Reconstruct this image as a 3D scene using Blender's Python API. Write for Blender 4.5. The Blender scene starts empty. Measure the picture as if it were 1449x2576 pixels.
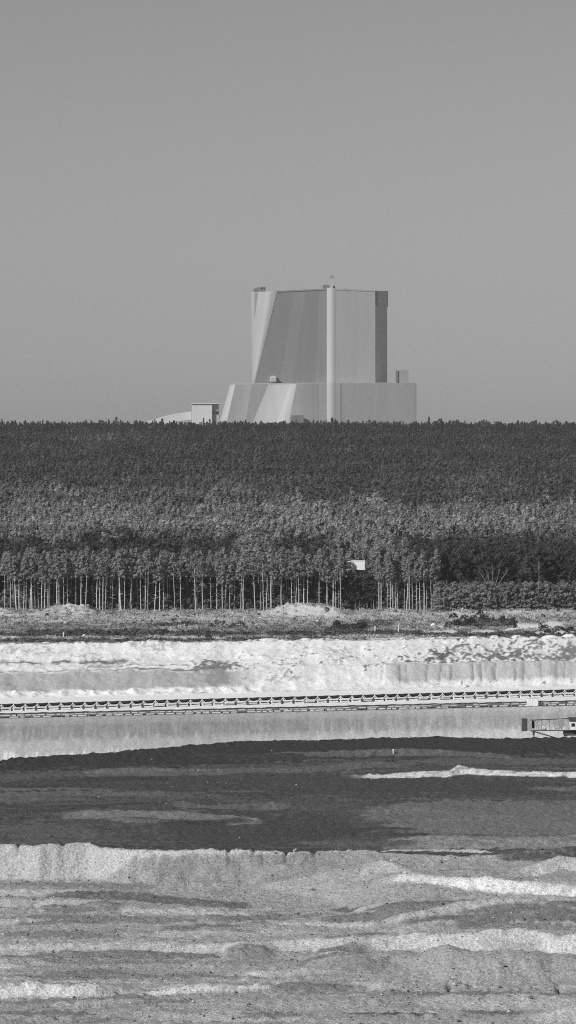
import bpy, math, random
import numpy as np
from mathutils import Vector

random.seed(11)
RNG = np.random.default_rng(11)
SC = bpy.context.scene
COL = SC.collection

# ------------------------------------------------------------------ camera
F, XC, YT = 9960.0, 724.5, 1052.0         # focal length, principal column, horizon row on a 1449 x 2575 grid
GRADE = 0.01526                           # the country climbs gently away from the viewpoint
YH = YT - GRADE * F                        # vanishing row of that gentle grade
cam_d = bpy.data.cameras.new('camera')
cam = bpy.data.objects.new('camera', cam_d); COL.objects.link(cam)
cam.location = (0, 0, 0); cam.rotation_euler = (math.radians(90), 0, 0)
cam_d.sensor_fit = 'VERTICAL'; cam_d.sensor_height = 24.0
cam_d.lens = F / 2575.0 * 24.0
cam_d.shift_y = (YT - 1287.5) / 2575.0
cam_d.clip_start = 1.0; cam_d.clip_end = 30000.0
SC.camera = cam

# ------------------------------------------------------------------ sky and sun (black and white picture: neutral light)
SUN = Vector((-0.62, -0.60, 0.62)).normalized()
world = bpy.data.worlds.new('World'); SC.world = world; world.use_nodes = True
nt = world.node_tree; nt.nodes.clear()
sky = nt.nodes.new('ShaderNodeTexSky'); sky.sky_type = 'NISHITA'; sky.sun_disc = False
sky.sun_elevation = math.asin(SUN.z); sky.sun_rotation = math.atan2(SUN.x, SUN.y)
sky.air_density = 1.0; sky.dust_density = 0.33; sky.ozone_density = 1.0
bw = nt.nodes.new('ShaderNodeRGBToBW'); bg = nt.nodes.new('ShaderNodeBackground'); wo = nt.nodes.new('ShaderNodeOutputWorld')
bg.inputs['Strength'].default_value = 0.05
nt.links.new(sky.outputs[0], bw.inputs[0]); nt.links.new(bw.outputs[0], bg.inputs['Color']); nt.links.new(bg.outputs[0], wo.inputs[0])
sl = bpy.data.lights.new('sun', 'SUN'); sl.energy = 4.4; sl.angle = math.radians(0.6); sl.color = (1, 1, 1)
so = bpy.data.objects.new('sun', sl); COL.objects.link(so)
so.rotation_euler = SUN.to_track_quat('Z', 'Y').to_euler(); so.location = (-300, -200, 400)
SC.view_settings.view_transform = 'Standard'; SC.view_settings.look = 'None'
SC.view_settings.gamma = 1.0; SC.view_settings.exposure = 0.05; SC.view_settings.use_curve_mapping = False
SC.render.engine = 'CYCLES'; SC.cycles.use_denoising = False
SC.cycles.max_bounces = 4; SC.cycles.diffuse_bounces = 2; SC.cycles.glossy_bounces = 2
SC.cycles.filter_width = 1.1

# ------------------------------------------------------------------ helpers
def at(px, py, d):
    return ((px - XC) / F * d, d, -(py - YT) / F * d)
def gx(px, d): return (px - XC) / F * d
def zof(py, d): return -(py - YT) / F * d
def dof(py, z): return -z * F / (py - YH)      # z: level measured down from the grade line
def sm(t):
    t = np.clip(t, 0, 1); return t * t * (3 - 2 * t)

_perm = np.random.default_rng(5).permutation(256); _perm = np.concatenate([_perm, _perm])
_ga = np.random.default_rng(6).random(256) * 2 * np.pi; _gx, _gy = np.cos(_ga), np.sin(_ga)
def pn(x, y, s=0):
    x = np.asarray(x, float) + s * 17.31; y = np.asarray(y, float) + s * 9.73
    xi = np.floor(x).astype(np.int64); yi = np.floor(y).astype(np.int64); xf = x - xi; yf = y - yi
    xi &= 255; yi &= 255
    def g(ix, iy, fx, fy):
        h = _perm[(_perm[ix & 255] + iy) & 255]; return _gx[h] * fx + _gy[h] * fy
    u = xf * xf * xf * (xf * (xf * 6 - 15) + 10); v = yf * yf * yf * (yf * (yf * 6 - 15) + 10)
    a = g(xi, yi, xf, yf); b = g(xi + 1, yi, xf - 1, yf); c = g(xi, yi + 1, xf, yf - 1); d = g(xi + 1, yi + 1, xf - 1, yf - 1)
    return (a + u * (b - a) + v * ((c + u * (d - c)) - (a + u * (b - a)))) * 1.5
def fbm(x, y, o=4, s=0, gain=0.5):
    t = 0; a = 1; n = 0
    for k in range(o):
        t = t + a * pn(x * 2 ** k, y * 2 ** k, s + k * 3); n += a; a *= gain
    return t / n

def tag(o, label=None, cat=None, group=None, kind=None):
    if label: o['label'] = label
    if cat: o['category'] = cat
    if group: o['group'] = group
    if kind: o['kind'] = kind
    return o
def empty(name, loc, rz=0.0):
    e = bpy.data.objects.new(name, None); COL.objects.link(e); e.location = loc; e.rotation_euler[2] = rz
    e.empty_display_size = 0.5; return e
def np_mesh(name, V, Fc, mats, smooth=False, fmat=None):
    """V (n,3) floats, Fc (m,k) ints with one k"""
    V = np.asarray(V, np.float32); Fc = np.asarray(Fc, np.int32)
    me = bpy.data.meshes.new(name); m, k = Fc.shape
    me.vertices.add(len(V)); me.vertices.foreach_set('co', V.ravel())
    me.loops.add(m * k); me.loops.foreach_set('vertex_index', Fc.ravel())
    me.polygons.add(m); me.polygons.foreach_set('loop_start', np.arange(0, m * k, k, dtype=np.int32))
    me.polygons.foreach_set('use_smooth', np.full(m, smooth))
    for mt in (mats if isinstance(mats, (list, tuple)) else [mats]): me.materials.append(mt)
    if fmat is not None: me.polygons.foreach_set('material_index', np.asarray(fmat, np.int32))
    me.update(calc_edges=True); return me
def link(name, me, parent=None, loc=None):
    o = bpy.data.objects.new(name, me); COL.objects.link(o)
    if parent is not None: o.parent = parent
    if loc is not None: o.location = loc
    return o
def attr(me, name, vals):
    a = me.attributes.new(name, 'FLOAT', 'POINT'); a.data.foreach_set('value', np.asarray(vals, np.float32).ravel())

class MB:
    """collects polygons for one mesh"""
    def __init__(s): s.v = []; s.f = []
    def add(s, vs, fs):
        b = len(s.v); s.v += [tuple(p) for p in vs]; s.f += [tuple(b + i for i in q) for q in fs]; return s
    def box(s, x0, x1, y0, y1, z0, z1, bev=0.0):
        if bev <= 0:
            return s.add([(x0,y0,z0),(x1,y0,z0),(x1,y1,z0),(x0,y1,z0),(x0,y0,z1),(x1,y0,z1),(x1,y1,z1),(x0,y1,z1)],
                         [(3,2,1,0),(4,5,6,7),(0,1,5,4),(1,2,6,5),(2,3,7,6),(3,0,4,7)])
        b = bev; P = []
        for z, i in ((z0, b), (z0 + b, 0), (z1 - b, 0), (z1, b)):
            xa, xb, ya, yb = x0 + i, x1 - i, y0 + i, y1 - i; c = b * .6
            P += [(xa+c,ya,z),(xb-c,ya,z),(xb,ya+c,z),(xb,yb-c,z),(xb-c,yb,z),(xa+c,yb,z),(xa,yb-c,z),(xa,ya+c,z)]
        Q = [tuple(range(7, -1, -1)), tuple(range(24, 32))]
        for r in range(3):
            for k in range(8): Q.append((r*8+k, r*8+(k+1)%8, r*8+8+(k+1)%8, r*8+8+k))
        return s.add(P, Q)
    def tube(s, pts, rad, n=6, cap=True):
        pts = [Vector(p) for p in pts]; P = []; m = len(pts)
        rad = rad if isinstance(rad, (list, tuple)) else [rad] * m
        for i, p in enumerate(pts):
            t = (pts[min(i+1, m-1)] - pts[max(i-1, 0)]).normalized()
            a = t.orthogonal().normalized() if abs(t.z) < .95 else Vector((1, 0, 0)); a = (a - t * a.dot(t)).normalized(); b = t.cross(a)
            P += [p + (a * math.cos(2*math.pi*k/n) + b * math.sin(2*math.pi*k/n)) * rad[i] for k in range(n)]
        Q = [(r*n+k, r*n+(k+1)%n, r*n+n+(k+1)%n, r*n+n+k) for r in range(m-1) for k in range(n)]
        if cap: Q += [tuple(range(n-1, -1, -1)), tuple(range((m-1)*n, m*n))]
        return s.add(P, Q)
    def prism(s, poly, thick):
        """poly: list of 3-D points in one plane, extruded by the vector thick"""
        n = len(poly); t = Vector(thick); P = [Vector(p) for p in poly]; P += [p + t for p in P[:n]]
        return s.add(P, [tuple(range(n)), tuple(range(2*n-1, n-1, -1))] + [((k+1)%n, k, n+k, n+(k+1)%n) for k in range(n)])
    def mesh(s, name, mat):
        me = bpy.data.meshes.new(name); me.from_pydata(s.v, [], s.f); me.materials.append(mat)
        import bmesh
        bm = bmesh.new(); bm.from_mesh(me); bmesh.ops.recalc_face_normals(bm, faces=bm.faces); bm.to_mesh(me); bm.free()
        me.update(); return me
    def build(s, name, mat, parent=None, loc=None): return link(name, s.mesh(name, mat), parent, loc)

# ------------------------------------------------------------------ materials
def g3(v): return (v, v, v, 1)
def material(name, lo, hi, scale=2.0, detail=4.0, rough=0.85, bump=0.0, bscale=None, metal=0.0, stretch=(1,1,1), spec=0.2, coords='Object', vary=0.0):
    m = bpy.data.materials.new(name); m.use_nodes = True; t = m.node_tree; N = t.nodes; L = t.links
    p = N['Principled BSDF']; p.inputs['Roughness'].default_value = rough; p.inputs['Metallic'].default_value = metal
    p.inputs['Specular IOR Level'].default_value = spec
    tc = N.new('ShaderNodeTexCoord'); mp = N.new('ShaderNodeMapping'); mp.inputs['Scale'].default_value = stretch
    nz = N.new('ShaderNodeTexNoise'); nz.inputs['Scale'].default_value = scale; nz.inputs['Detail'].default_value = detail
    cr = N.new('ShaderNodeValToRGB'); cr.color_ramp.elements[0].position = .3; cr.color_ramp.elements[1].position = .7
    cr.color_ramp.elements[0].color = g3(lo); cr.color_ramp.elements[1].color = g3(hi)
    L.new(tc.outputs[coords], mp.inputs[0]); L.new(mp.outputs[0], nz.inputs['Vector']); L.new(nz.outputs['Fac'], cr.inputs[0])
    last = cr.outputs[0]
    if vary > 0:
        oi = N.new('ShaderNodeObjectInfo'); mr = N.new('ShaderNodeMapRange'); mr.inputs['To Min'].default_value = 1 - vary; mr.inputs['To Max'].default_value = 1 + vary
        mx = N.new('ShaderNodeMix'); mx.data_type = 'RGBA'; mx.blend_type = 'MULTIPLY'; mx.inputs[0].default_value = 1
        L.new(oi.outputs['Random'], mr.inputs[0]); L.new(last, mx.inputs[6]); L.new(mr.outputs[0], mx.inputs[7]); last = mx.outputs[2]
    L.new(last, p.inputs['Base Color'])
    if bump > 0:
        n2 = N.new('ShaderNodeTexNoise'); n2.inputs['Scale'].default_value = bscale or scale * 2; n2.inputs['Detail'].default_value = 5
        b = N.new('ShaderNodeBump'); b.inputs['Strength'].default_value = 1.0; b.inputs['Distance'].default_value = bump
        L.new(mp.outputs[0], n2.inputs['Vector']); L.new(n2.outputs['Fac'], b.inputs['Height']); L.new(b.outputs[0], p.inputs['Normal'])
    return m

def ground_material(name, k_lo=0.6, k_hi=1.4, scale=2.6, bump=0.5, bscale=1.6):
    """base colour: the soil's own colour per place (attribute alb) with grain on it"""
    m = bpy.data.materials.new(name); m.use_nodes = True; t = m.node_tree; N = t.nodes; L = t.links
    p = N['Principled BSDF']; p.inputs['Roughness'].default_value = .95; p.inputs['Specular IOR Level'].default_value = .1
    a = N.new('ShaderNodeAttribute'); a.attribute_name = 'alb'
    tc = N.new('ShaderNodeTexCoord')
    n1 = N.new('ShaderNodeTexNoise'); n1.inputs['Scale'].default_value = scale; n1.inputs['Detail'].default_value = 6; n1.inputs['Roughness'].default_value = .7
    mr = N.new('ShaderNodeMapRange'); mr.inputs['From Min'].default_value = .36; mr.inputs['From Max'].default_value = .64
    mr.inputs['To Min'].default_value = k_lo; mr.inputs['To Max'].default_value = k_hi
    mm = N.new('ShaderNodeMath'); mm.operation = 'MULTIPLY'
    mn = N.new('ShaderNodeMath'); mn.operation = 'MINIMUM'; mn.inputs[1].default_value = .82
    L.new(tc.outputs['Object'], n1.inputs['Vector']); L.new(n1.outputs['Fac'], mr.inputs[0])
    L.new(a.outputs['Fac'], mm.inputs[0]); L.new(mr.outputs[0], mm.inputs[1]); L.new(mm.outputs[0], mn.inputs[0]); L.new(mn.outputs[0], p.inputs['Base Color'])
    n2 = N.new('ShaderNodeTexNoise'); n2.inputs['Scale'].default_value = bscale; n2.inputs['Detail'].default_value = 8; n2.inputs['Roughness'].default_value = .65
    b = N.new('ShaderNodeBump'); b.inputs['Strength'].default_value = 1.0; b.inputs['Distance'].default_value = bump
    L.new(tc.outputs['Object'], n2.inputs['Vector']); L.new(n2.outputs['Fac'], b.inputs['Height']); L.new(b.outputs[0], p.inputs['Normal'])
    return m

def leaf_material(name, base=None, vary=0.3):
    """base None: colour per tree from the instance attribute talb"""
    m = bpy.data.materials.new(name); m.use_nodes = True; t = m.node_tree; N = t.nodes; L = t.links
    p = N['Principled BSDF']; p.inputs['Roughness'].default_value = .9; p.inputs['Specular IOR Level'].default_value = .1
    tc = N.new('ShaderNodeTexCoord'); nz = N.new('ShaderNodeTexNoise'); nz.inputs['Scale'].default_value = 1.3; nz.inputs['Detail'].default_value = 3
    mr = N.new('ShaderNodeMapRange'); mr.inputs['From Min'].default_value = .3; mr.inputs['From Max'].default_value = .7
    mr.inputs['To Min'].default_value = .7; mr.inputs['To Max'].default_value = 1.3
    mm = N.new('ShaderNodeMath'); mm.operation = 'MULTIPLY'
    L.new(tc.outputs['Object'], nz.inputs['Vector']); L.new(nz.outputs['Fac'], mr.inputs[0]); L.new(mr.outputs[0], mm.inputs[0])
    if base is None:
        a = N.new('ShaderNodeAttribute'); a.attribute_type = 'INSTANCER'; a.attribute_name = 'talb'; L.new(a.outputs['Fac'], mm.inputs[1])
    else:
        oi = N.new('ShaderNodeObjectInfo'); m2 = N.new('ShaderNodeMapRange'); m2.inputs['To Min'].default_value = base * (1 - vary); m2.inputs['To Max'].default_value = base * (1 + vary)
        L.new(oi.outputs['Random'], m2.inputs[0]); L.new(m2.outputs[0], mm.inputs[1])
    L.new(mm.outputs[0], p.inputs['Base Color'])
    tr = N.new('ShaderNodeBsdfTranslucent'); ms = N.new('ShaderNodeMixShader'); ms.inputs[0].default_value = .48
    L.new(mm.outputs[0], tr.inputs['Color']); L.new(p.outputs[0], ms.inputs[1]); L.new(tr.outputs[0], ms.inputs[2]); L.new(ms.outputs[0], N['Material Output'].inputs['Surface'])
    return m

M = {}
M['soil'] = ground_material('sandy_spoil')
M['slope'] = ground_material('pit_sand', .80, 1.15, 1.8, .2, 1.4)
M['litter'] = material('needle_litter', .03, .06, .8, bump=.1)
M['far'] = material('far_ground', .08, .16, .02)
M['bark'] = material('pine_bark', .36, .64, 1.2, stretch=(1, 1, .6), bump=.03, vary=.3)
M['bark_in'] = material('inner_bark', .16, .32, 1.2, vary=.3)  # darker bark copy, shade of the inner wood put into its colour
M['bare'] = material('bare_wood', .18, .32, 2.0)
M['pine'] = leaf_material('pine_needles', .31, .15)
M['dark_leaf'] = leaf_material('dark_foliage', .09, .15)
M['young'] = leaf_material('young_needles', .28, .2)
M['shrub'] = leaf_material('heath_shrub', .08, .35)
M['wood'] = leaf_material('wood_canopy')
M['grass'] = leaf_material('dry_grass', None)
M['white'] = material('white_paint', .72, .82, 1.5, rough=.5)
M['light_steel'] = material('light_painted_steel', .60, .80, 2.5, rough=.55, vary=.15)
M['steel'] = material('weathered_steel', .24, .42, 2.0, rough=.6, vary=.2)
M['dark_steel'] = material('dark_steel', .05, .09, 2.0, rough=.6)
M['rubber'] = material('belt_rubber', .018, .03, 2.0, rough=.7)
M['stone'] = material('pale_stone', .55, .75, 2.0, bump=.05)
M['sandpile'] = material('heaped_sand', .52, .72, 1.2, bump=.12, bscale=2)
M['glass'] = material('dark_glass', .02, .04, 1.0, rough=.2, spec=.5)
for nm, v in (('clad_shade', .25), ('clad_mid', .28), ('clad_light', .285), ('clad_pale', .42), ('clad_white', .56), ('clad_black', .16), ('clad_side_lift', .72), ('clad_low', .42), ('clad_wedge_lit', .36)):
    M[nm] = material(nm, v * .94, v * 1.06, .12, 3, rough=.55, stretch=(1, 1, .15), spec=.3)  # sun, shade and sheen of the walls partly put into these tones

# ------------------------------------------------------------------ terrain: spoil heaps in front
ZN, ZD = -96.0, -91.0      # level of the near spoil and of the dark bed
def grid(name, xs, ds, zfun, mat, grade=GRADE):
    X, D = np.meshgrid(xs, ds); Z, A = zfun(X, D); Z = Z + grade * D
    V = np.stack([X.ravel(), D.ravel(), Z.ravel()], 1); nx, nd = len(xs), len(ds)
    i = np.arange(nd - 1)[:, None] * nx + np.arange(nx - 1)[None, :]; i = i.ravel()
    me = np_mesh(name, V, np.stack([i, i + 1, i + nx + 1, i + nx], 1), mat, True)
    attr(me, 'alb', A.ravel())
    return tag(link(name, me), kind='structure')

# crest lines: (points on the picture grid), height along it, face width, back width, colour of the face
def ridge(pts, h, z0, wf, wb, alb=None, jit=.6, full=1.0):
    px = np.array([p[0] for p in pts], float); py = np.array([p[1] for p in pts], float)
    hh = np.array(h if isinstance(h, (list, tuple)) else [h] * len(pts), float)
    d = -(z0 + hh) * F / (py - YH); x = (px - XC) / F * d
    return dict(x=x, d=d, h=hh, wf=wf, wb=wb, alb=alb, jit=jit, full=full, s=len(pts) + int(px[0]) % 31)

R1 = [(-420,2122),(0,2121),(100,2123),(200,2118),(222,2118),(255,2131),(300,2136),(420,2138),(500,2136),(620,2138),(720,2142),(900,2140),(1000,2147),(1250,2154),(1449,2152),(1900,2150)]
r1 = ridge(R1, [.9,.9,.9,1.1,1.1,.5,.4,.4,.5,.4,.3,.4,.3,.2,.2,.2], ZD, 6, 7)
R0 = [(-420,1945),(0,1914),(130,1900),(300,1890),(500,1873),(620,1866),(800,1861),(1000,1857),(1100,1853),(1300,1856),(1449,1853),(1900,1845)]
r0 = ridge(R0, 1.2, ZD, 14, 10)

RID = [
 # dark bed
 ridge([(640,1903),(720,1893),(870,1888),(980,1884),(1100,1886),(1240,1896),(1330,1903)], [0,.7,.9,1.0,.9,.5,0], ZD, 5, 16, 0.123),
 ridge([(180,1948),(300,1938),(520,1935),(760,1929),(900,1920),(1060,1917)], [0,.5,.7,.7,.7,0], ZD, 7, 20, 0.123),
 ridge([(855,1952),(960,1946),(1130,1938),(1155,1928),(1185,1934),(1300,1939),(1449,1942),(1700,1946)], [0,.5,.8,1.3,.8,.9,.9,.8], ZD, 4.0, 16, .62, .25),
 ridge([(-200,1990),(0,1994),(250,1990),(480,1995)], [.6,.5,.5,0], ZD, 5, 18, 0.123),
 ridge([(150,2050),(220,2037),(360,2040),(520,2046),(600,2054),(680,2062)], [0,.9,1.0,.9,.7,0], ZD, 8, 20, 0.19, .3),
 ridge([(240,2036),(360,2028),(540,2008),(700,2018),(900,2032),(980,2040)], [0,.7,1.0,.8,.6,0], ZD, 6, 22, 0.080, .4),
 ridge([(880,2040),(1000,2024),(1200,2016),(1449,2020),(1800,2020)], [0,.5,.9,.9,.9], ZD, 20, 20, 0.15, .3),
 ridge([(930,2118),(1100,2105),(1300,2106),(1449,2098),(1800,2090)], [0,.6,.9,1.0,1], ZD, 14, 14, 0.25, .3),
 ridge([(1235,2152),(1300,2138),(1370,2142),(1449,2132),(1700,2120)], [0,1.2,1.1,1.5,1.6], ZD, 6, 8, 0.087, .3),
 # near spoil
 ridge([(900,2185),(940,2160),(965,2159),(1010,2172),(1050,2188)], [0,.9,1.0,.6,0], -91.5, 6, 7, .46, .4),
 ridge([(1270,2192),(1370,2170),(1410,2155),(1449,2162),(1600,2168)], [0,.7,1.5,1.2,1.1], -91.6, 6, 6, .50, .4),
 ridge([(930,2214),(1030,2207),(1110,2208),(1180,2210),(1449,2220),(1800,2226)], [0,.6,1.0,1.4,1.6,1.5], -92.9, 3.6, 12, .68, .8),
 ridge([(-200,2232),(0,2237),(120,2240),(220,2250)], [.7,.6,.5,0], ZN, 5, 12, .44, .3),
 ridge([(100,2252),(200,2240),(330,2243),(430,2256),(590,2268),(640,2275)], [0,1.0,1.0,.7,.5,0], ZN, 6, 10, .13, .3),
 ridge([(-200,2262),(0,2264),(150,2268),(380,2284),(560,2292),(700,2296)], [.8,.8,.7,.6,.4,0], ZN, 3, 12, .42, .3),
 ridge([(780,2292),(900,2280),(1010,2276),(1150,2278),(1449,2280),(1700,2282)], [0,.8,.9,1.0,.8,.8], -94.6, 7, 12, .19, .4),
 ridge([(850,2314),(1000,2300),(1100,2296),(1220,2286),(1320,2284),(1390,2296)], [0,.6,.6,.8,.7,0], -94.8, 3, 10, .41, .6),
 ridge([(1000,2318),(1180,2302),(1300,2294),(1449,2296),(1700,2300)], [0,.8,1.0,1.0,1], -94.9, 5, 10, .16, .4),
 ridge([(-300,2376),(0,2378),(200,2374),(400,2372),(560,2374),(760,2366),(880,2360),(1000,2352),(1100,2350),(1250,2342),(1310,2335),(1350,2338),(1400,2354),(1449,2352),(1700,2348)],
       [.8,.8,.8,.8,.9,1.1,1.5,1.9,2.2,2.7,3.1,3.0,2.4,2.6,2.6], ZN, 5.5, 12, .55, .5),
 ridge([(180,2398),(300,2388),(400,2400)], [0,.5,0], ZN, 6, 8, .22, .4),
 ridge([(560,2396),(610,2382),(660,2384),(700,2396)], [0,1.0,.9,0], ZN, 7, 7, .24, .4),
 ridge([(760,2412),(900,2400),(1000,2390),(1028,2390),(1050,2400),(1090,2384),(1120,2378),(1150,2380),(1190,2392),(1300,2400),(1449,2400),(1700,2402)],
       [0,1.7,2.3,2.4,2.1,3.4,4.0,3.9,3.5,3.3,3.3,3.3], ZN, 10, 9, .31, 1.1),
 ridge([(-200,2470),(0,2470),(95,2469),(108,2480),(150,2474),(200,2472),(222,2472),(250,2476),(330,2490)], [2.0,2.0,2.0,1.4,1.8,1.9,1.9,1.6,0], ZN, 3.2, 9, .58, .7),
 ridge([(250,2494),(400,2490),(520,2474),(540,2480),(760,2478),(900,2480),(1040,2490)], [0,.4,1.2,.9,.5,.5,0], ZN, 5, 9, .30, .5),
 ridge([(330,2502),(430,2494),(600,2492),(700,2488)], [0,.25,.25,0], ZN, 2, 6, .60, .2),
 ridge([(1040,2516),(1120,2506),(1200,2508),(1449,2514),(1700,2512)], [0,.8,.8,.9,.9], ZN, 6, 8, .40, .6),
 ridge([(350,2560),(400,2546),(600,2550),(800,2556)], [0,.4,.5,0], ZN, 4, 7, .42, .4),
 ridge([(1310,2560),(1380,2548),(1449,2540),(1700,2536)], [0,.7,1.2,1.2], ZN, 6, 7, .44, .5),
]
_r = random.Random(21)
for _k in range(46):
    _y = _r.uniform(2262, 2572); _x = _r.uniform(-120, 1400); _l = _r.uniform(70, 330); _h = _r.uniform(.25, .8); _w = _r.uniform(-6, 6)
    RID.append(ridge([(_x, _y + 5), (_x + _l * .3, _y), (_x + _l * .65, _y + _w), (_x + _l, _y + _w + 5)], [0, _h, _h * .8, 0], ZN if _x < 700 or _y > 2380 else -94.6, _r.uniform(1.5, 4.5), _r.uniform(4, 9), _r.choice([None, None, .2, .24, .4, .46, .52]), .5))
for _k in range(20):
    _y = _r.uniform(1890, 2115); _x = _r.uniform(-120, 1400); _l = _r.uniform(120, 420); _h = _r.uniform(.3, .7); _w = _r.uniform(-5, 5)
    RID.append(ridge([(_x, _y + 3), (_x + _l * .3, _y), (_x + _l * .65, _y + _w), (_x + _l, _y + _w + 3)], [0, _h, _h * .8, 0], ZD, _r.uniform(2, 5), _r.uniform(6, 14), _r.choice([None, .05, .06, .10, .125, .14]), .4))
# streaks of other soil lying on the flats, one a ridge's shadow painted dark: centre line, half thickness in rows, colour
STREAK = [
 ([(-200,1930),(400,1905),(900,1880),(1449,1878),(1700,1880)], 24, 0.043), ([(0,1962),(120,1950),(200,1946)], 9, 0.102),
 ([(560,1906),(800,1904),(1100,1897),(1400,1905)], 5, 0.051), ([(0,1975),(600,1965),(1000,1975),(1449,1985)], 24, 0.067), ([(1000,1915),(1449,1912)], 6, 0.109),
 ([(170,2034),(560,2030),(760,2034)], 8, 0.058), ([(300,2002),(600,1998),(800,2003)], 5, 0.109), ([(900,2048),(1449,2055),(1800,2055)], 26, .15), ([(0,2085),(250,2095)], 16, 0.109),
 ([(950,2085),(1200,2078),(1449,2070),(1800,2066)], 34, .17), ([(400,2090),(900,2088)], 36, 0.067), ([(500,2068),(560,2066),(640,2067)], 3, 0.032), ([(950,2141),(1040,2138),(1160,2139),(1245,2144)], 3.2, .55),  # darkest streak here is a shadow painted at a pale lens's foot
 ([(1000,2146),(1449,2150)], 4, 0.087), ([(1000,2163),(1449,2163)], 6, .42), ([(1050,2178),(1300,2180)], 9, .22), ([(0,2212),(300,2212),(560,2222)], 8, .36), ([(0,2226),(400,2228)], 7, .25), 
 ([(600,2196),(960,2200)], 8, .38), ([(300,2212),(620,2216)], 6, .22), ([(600,2240),(1100,2246)], 22, .37), ([(1120,2262),(1449,2268)], 12, .44),
 ([(400,2296),(560,2290),(700,2286)], 4, .46), ([(0,2312),(200,2310),(500,2316)], 8, .24), ([(500,2305),(760,2308)], 9, .22), ([(830,2290),(1150,2292)], 8, .17),
 ([(0,2330),(500,2332)], 7, .36), ([(500,2350),(700,2346),(850,2348)], 5, .46), ([(0,2350),(300,2352)], 7, .24), ([(380,2350),(560,2345)], 6, .46), ([(1000,2322),(1449,2330)], 8, .25),
 ([(0,2402),(300,2400),(560,2405)], 8, .21), ([(100,2420),(500,2418)], 6, .26), ([(0,2440),(500,2445)], 9, .33), ([(500,2450),(760,2440)], 12, .37), ([(0,2505),(300,2503),(420,2506)], 4, .2),
 ([(0,2462),(500,2452),(700,2460)], 4, .24), ([(380,2496),(430,2492),(500,2493)], 3, .62), ([(700,2496),(1449,2500)], 4, .22), ([(0,2520),(500,2518)], 6, .25), ([(500,2512),(900,2514)], 5, .35),
 ([(0,2548),(250,2550)], 5, .21), ([(860,2548),(1100,2552)], 2.5, .12), ([(1160,2540),(1320,2548)], 9, .2), ([(520,2565),(760,2567)], 4, .48), ([(280,2562),(440,2560)], 5, .42), ([(800,2535),(1000,2538)], 5, .4),
]
CRACKS = [(575,2180,26,.9),(640,2178,20,.7),(718,2182,22,1.0),(790,2180,18,.6),(105,2160,30,.9),(48,2165,30,.7),(160,2165,28,.7),(225,2160,24,.5),(1130,2440,44,1.3),(1182,2435,40,1.2),(1405,2445,40,1.2),(1290,2450,30,.6),(1235,2450,30,.8),
          (128,2490,16,.9),(185,2488,16,.8),(1180,2230,18,.5),(1225,2232,18,.5),(1270,2232,18,.5),(1060,2230,10,.4)]
def wob3_(X, D): return fbm(X / 1.6, D / 4, 3, 43)
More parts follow.
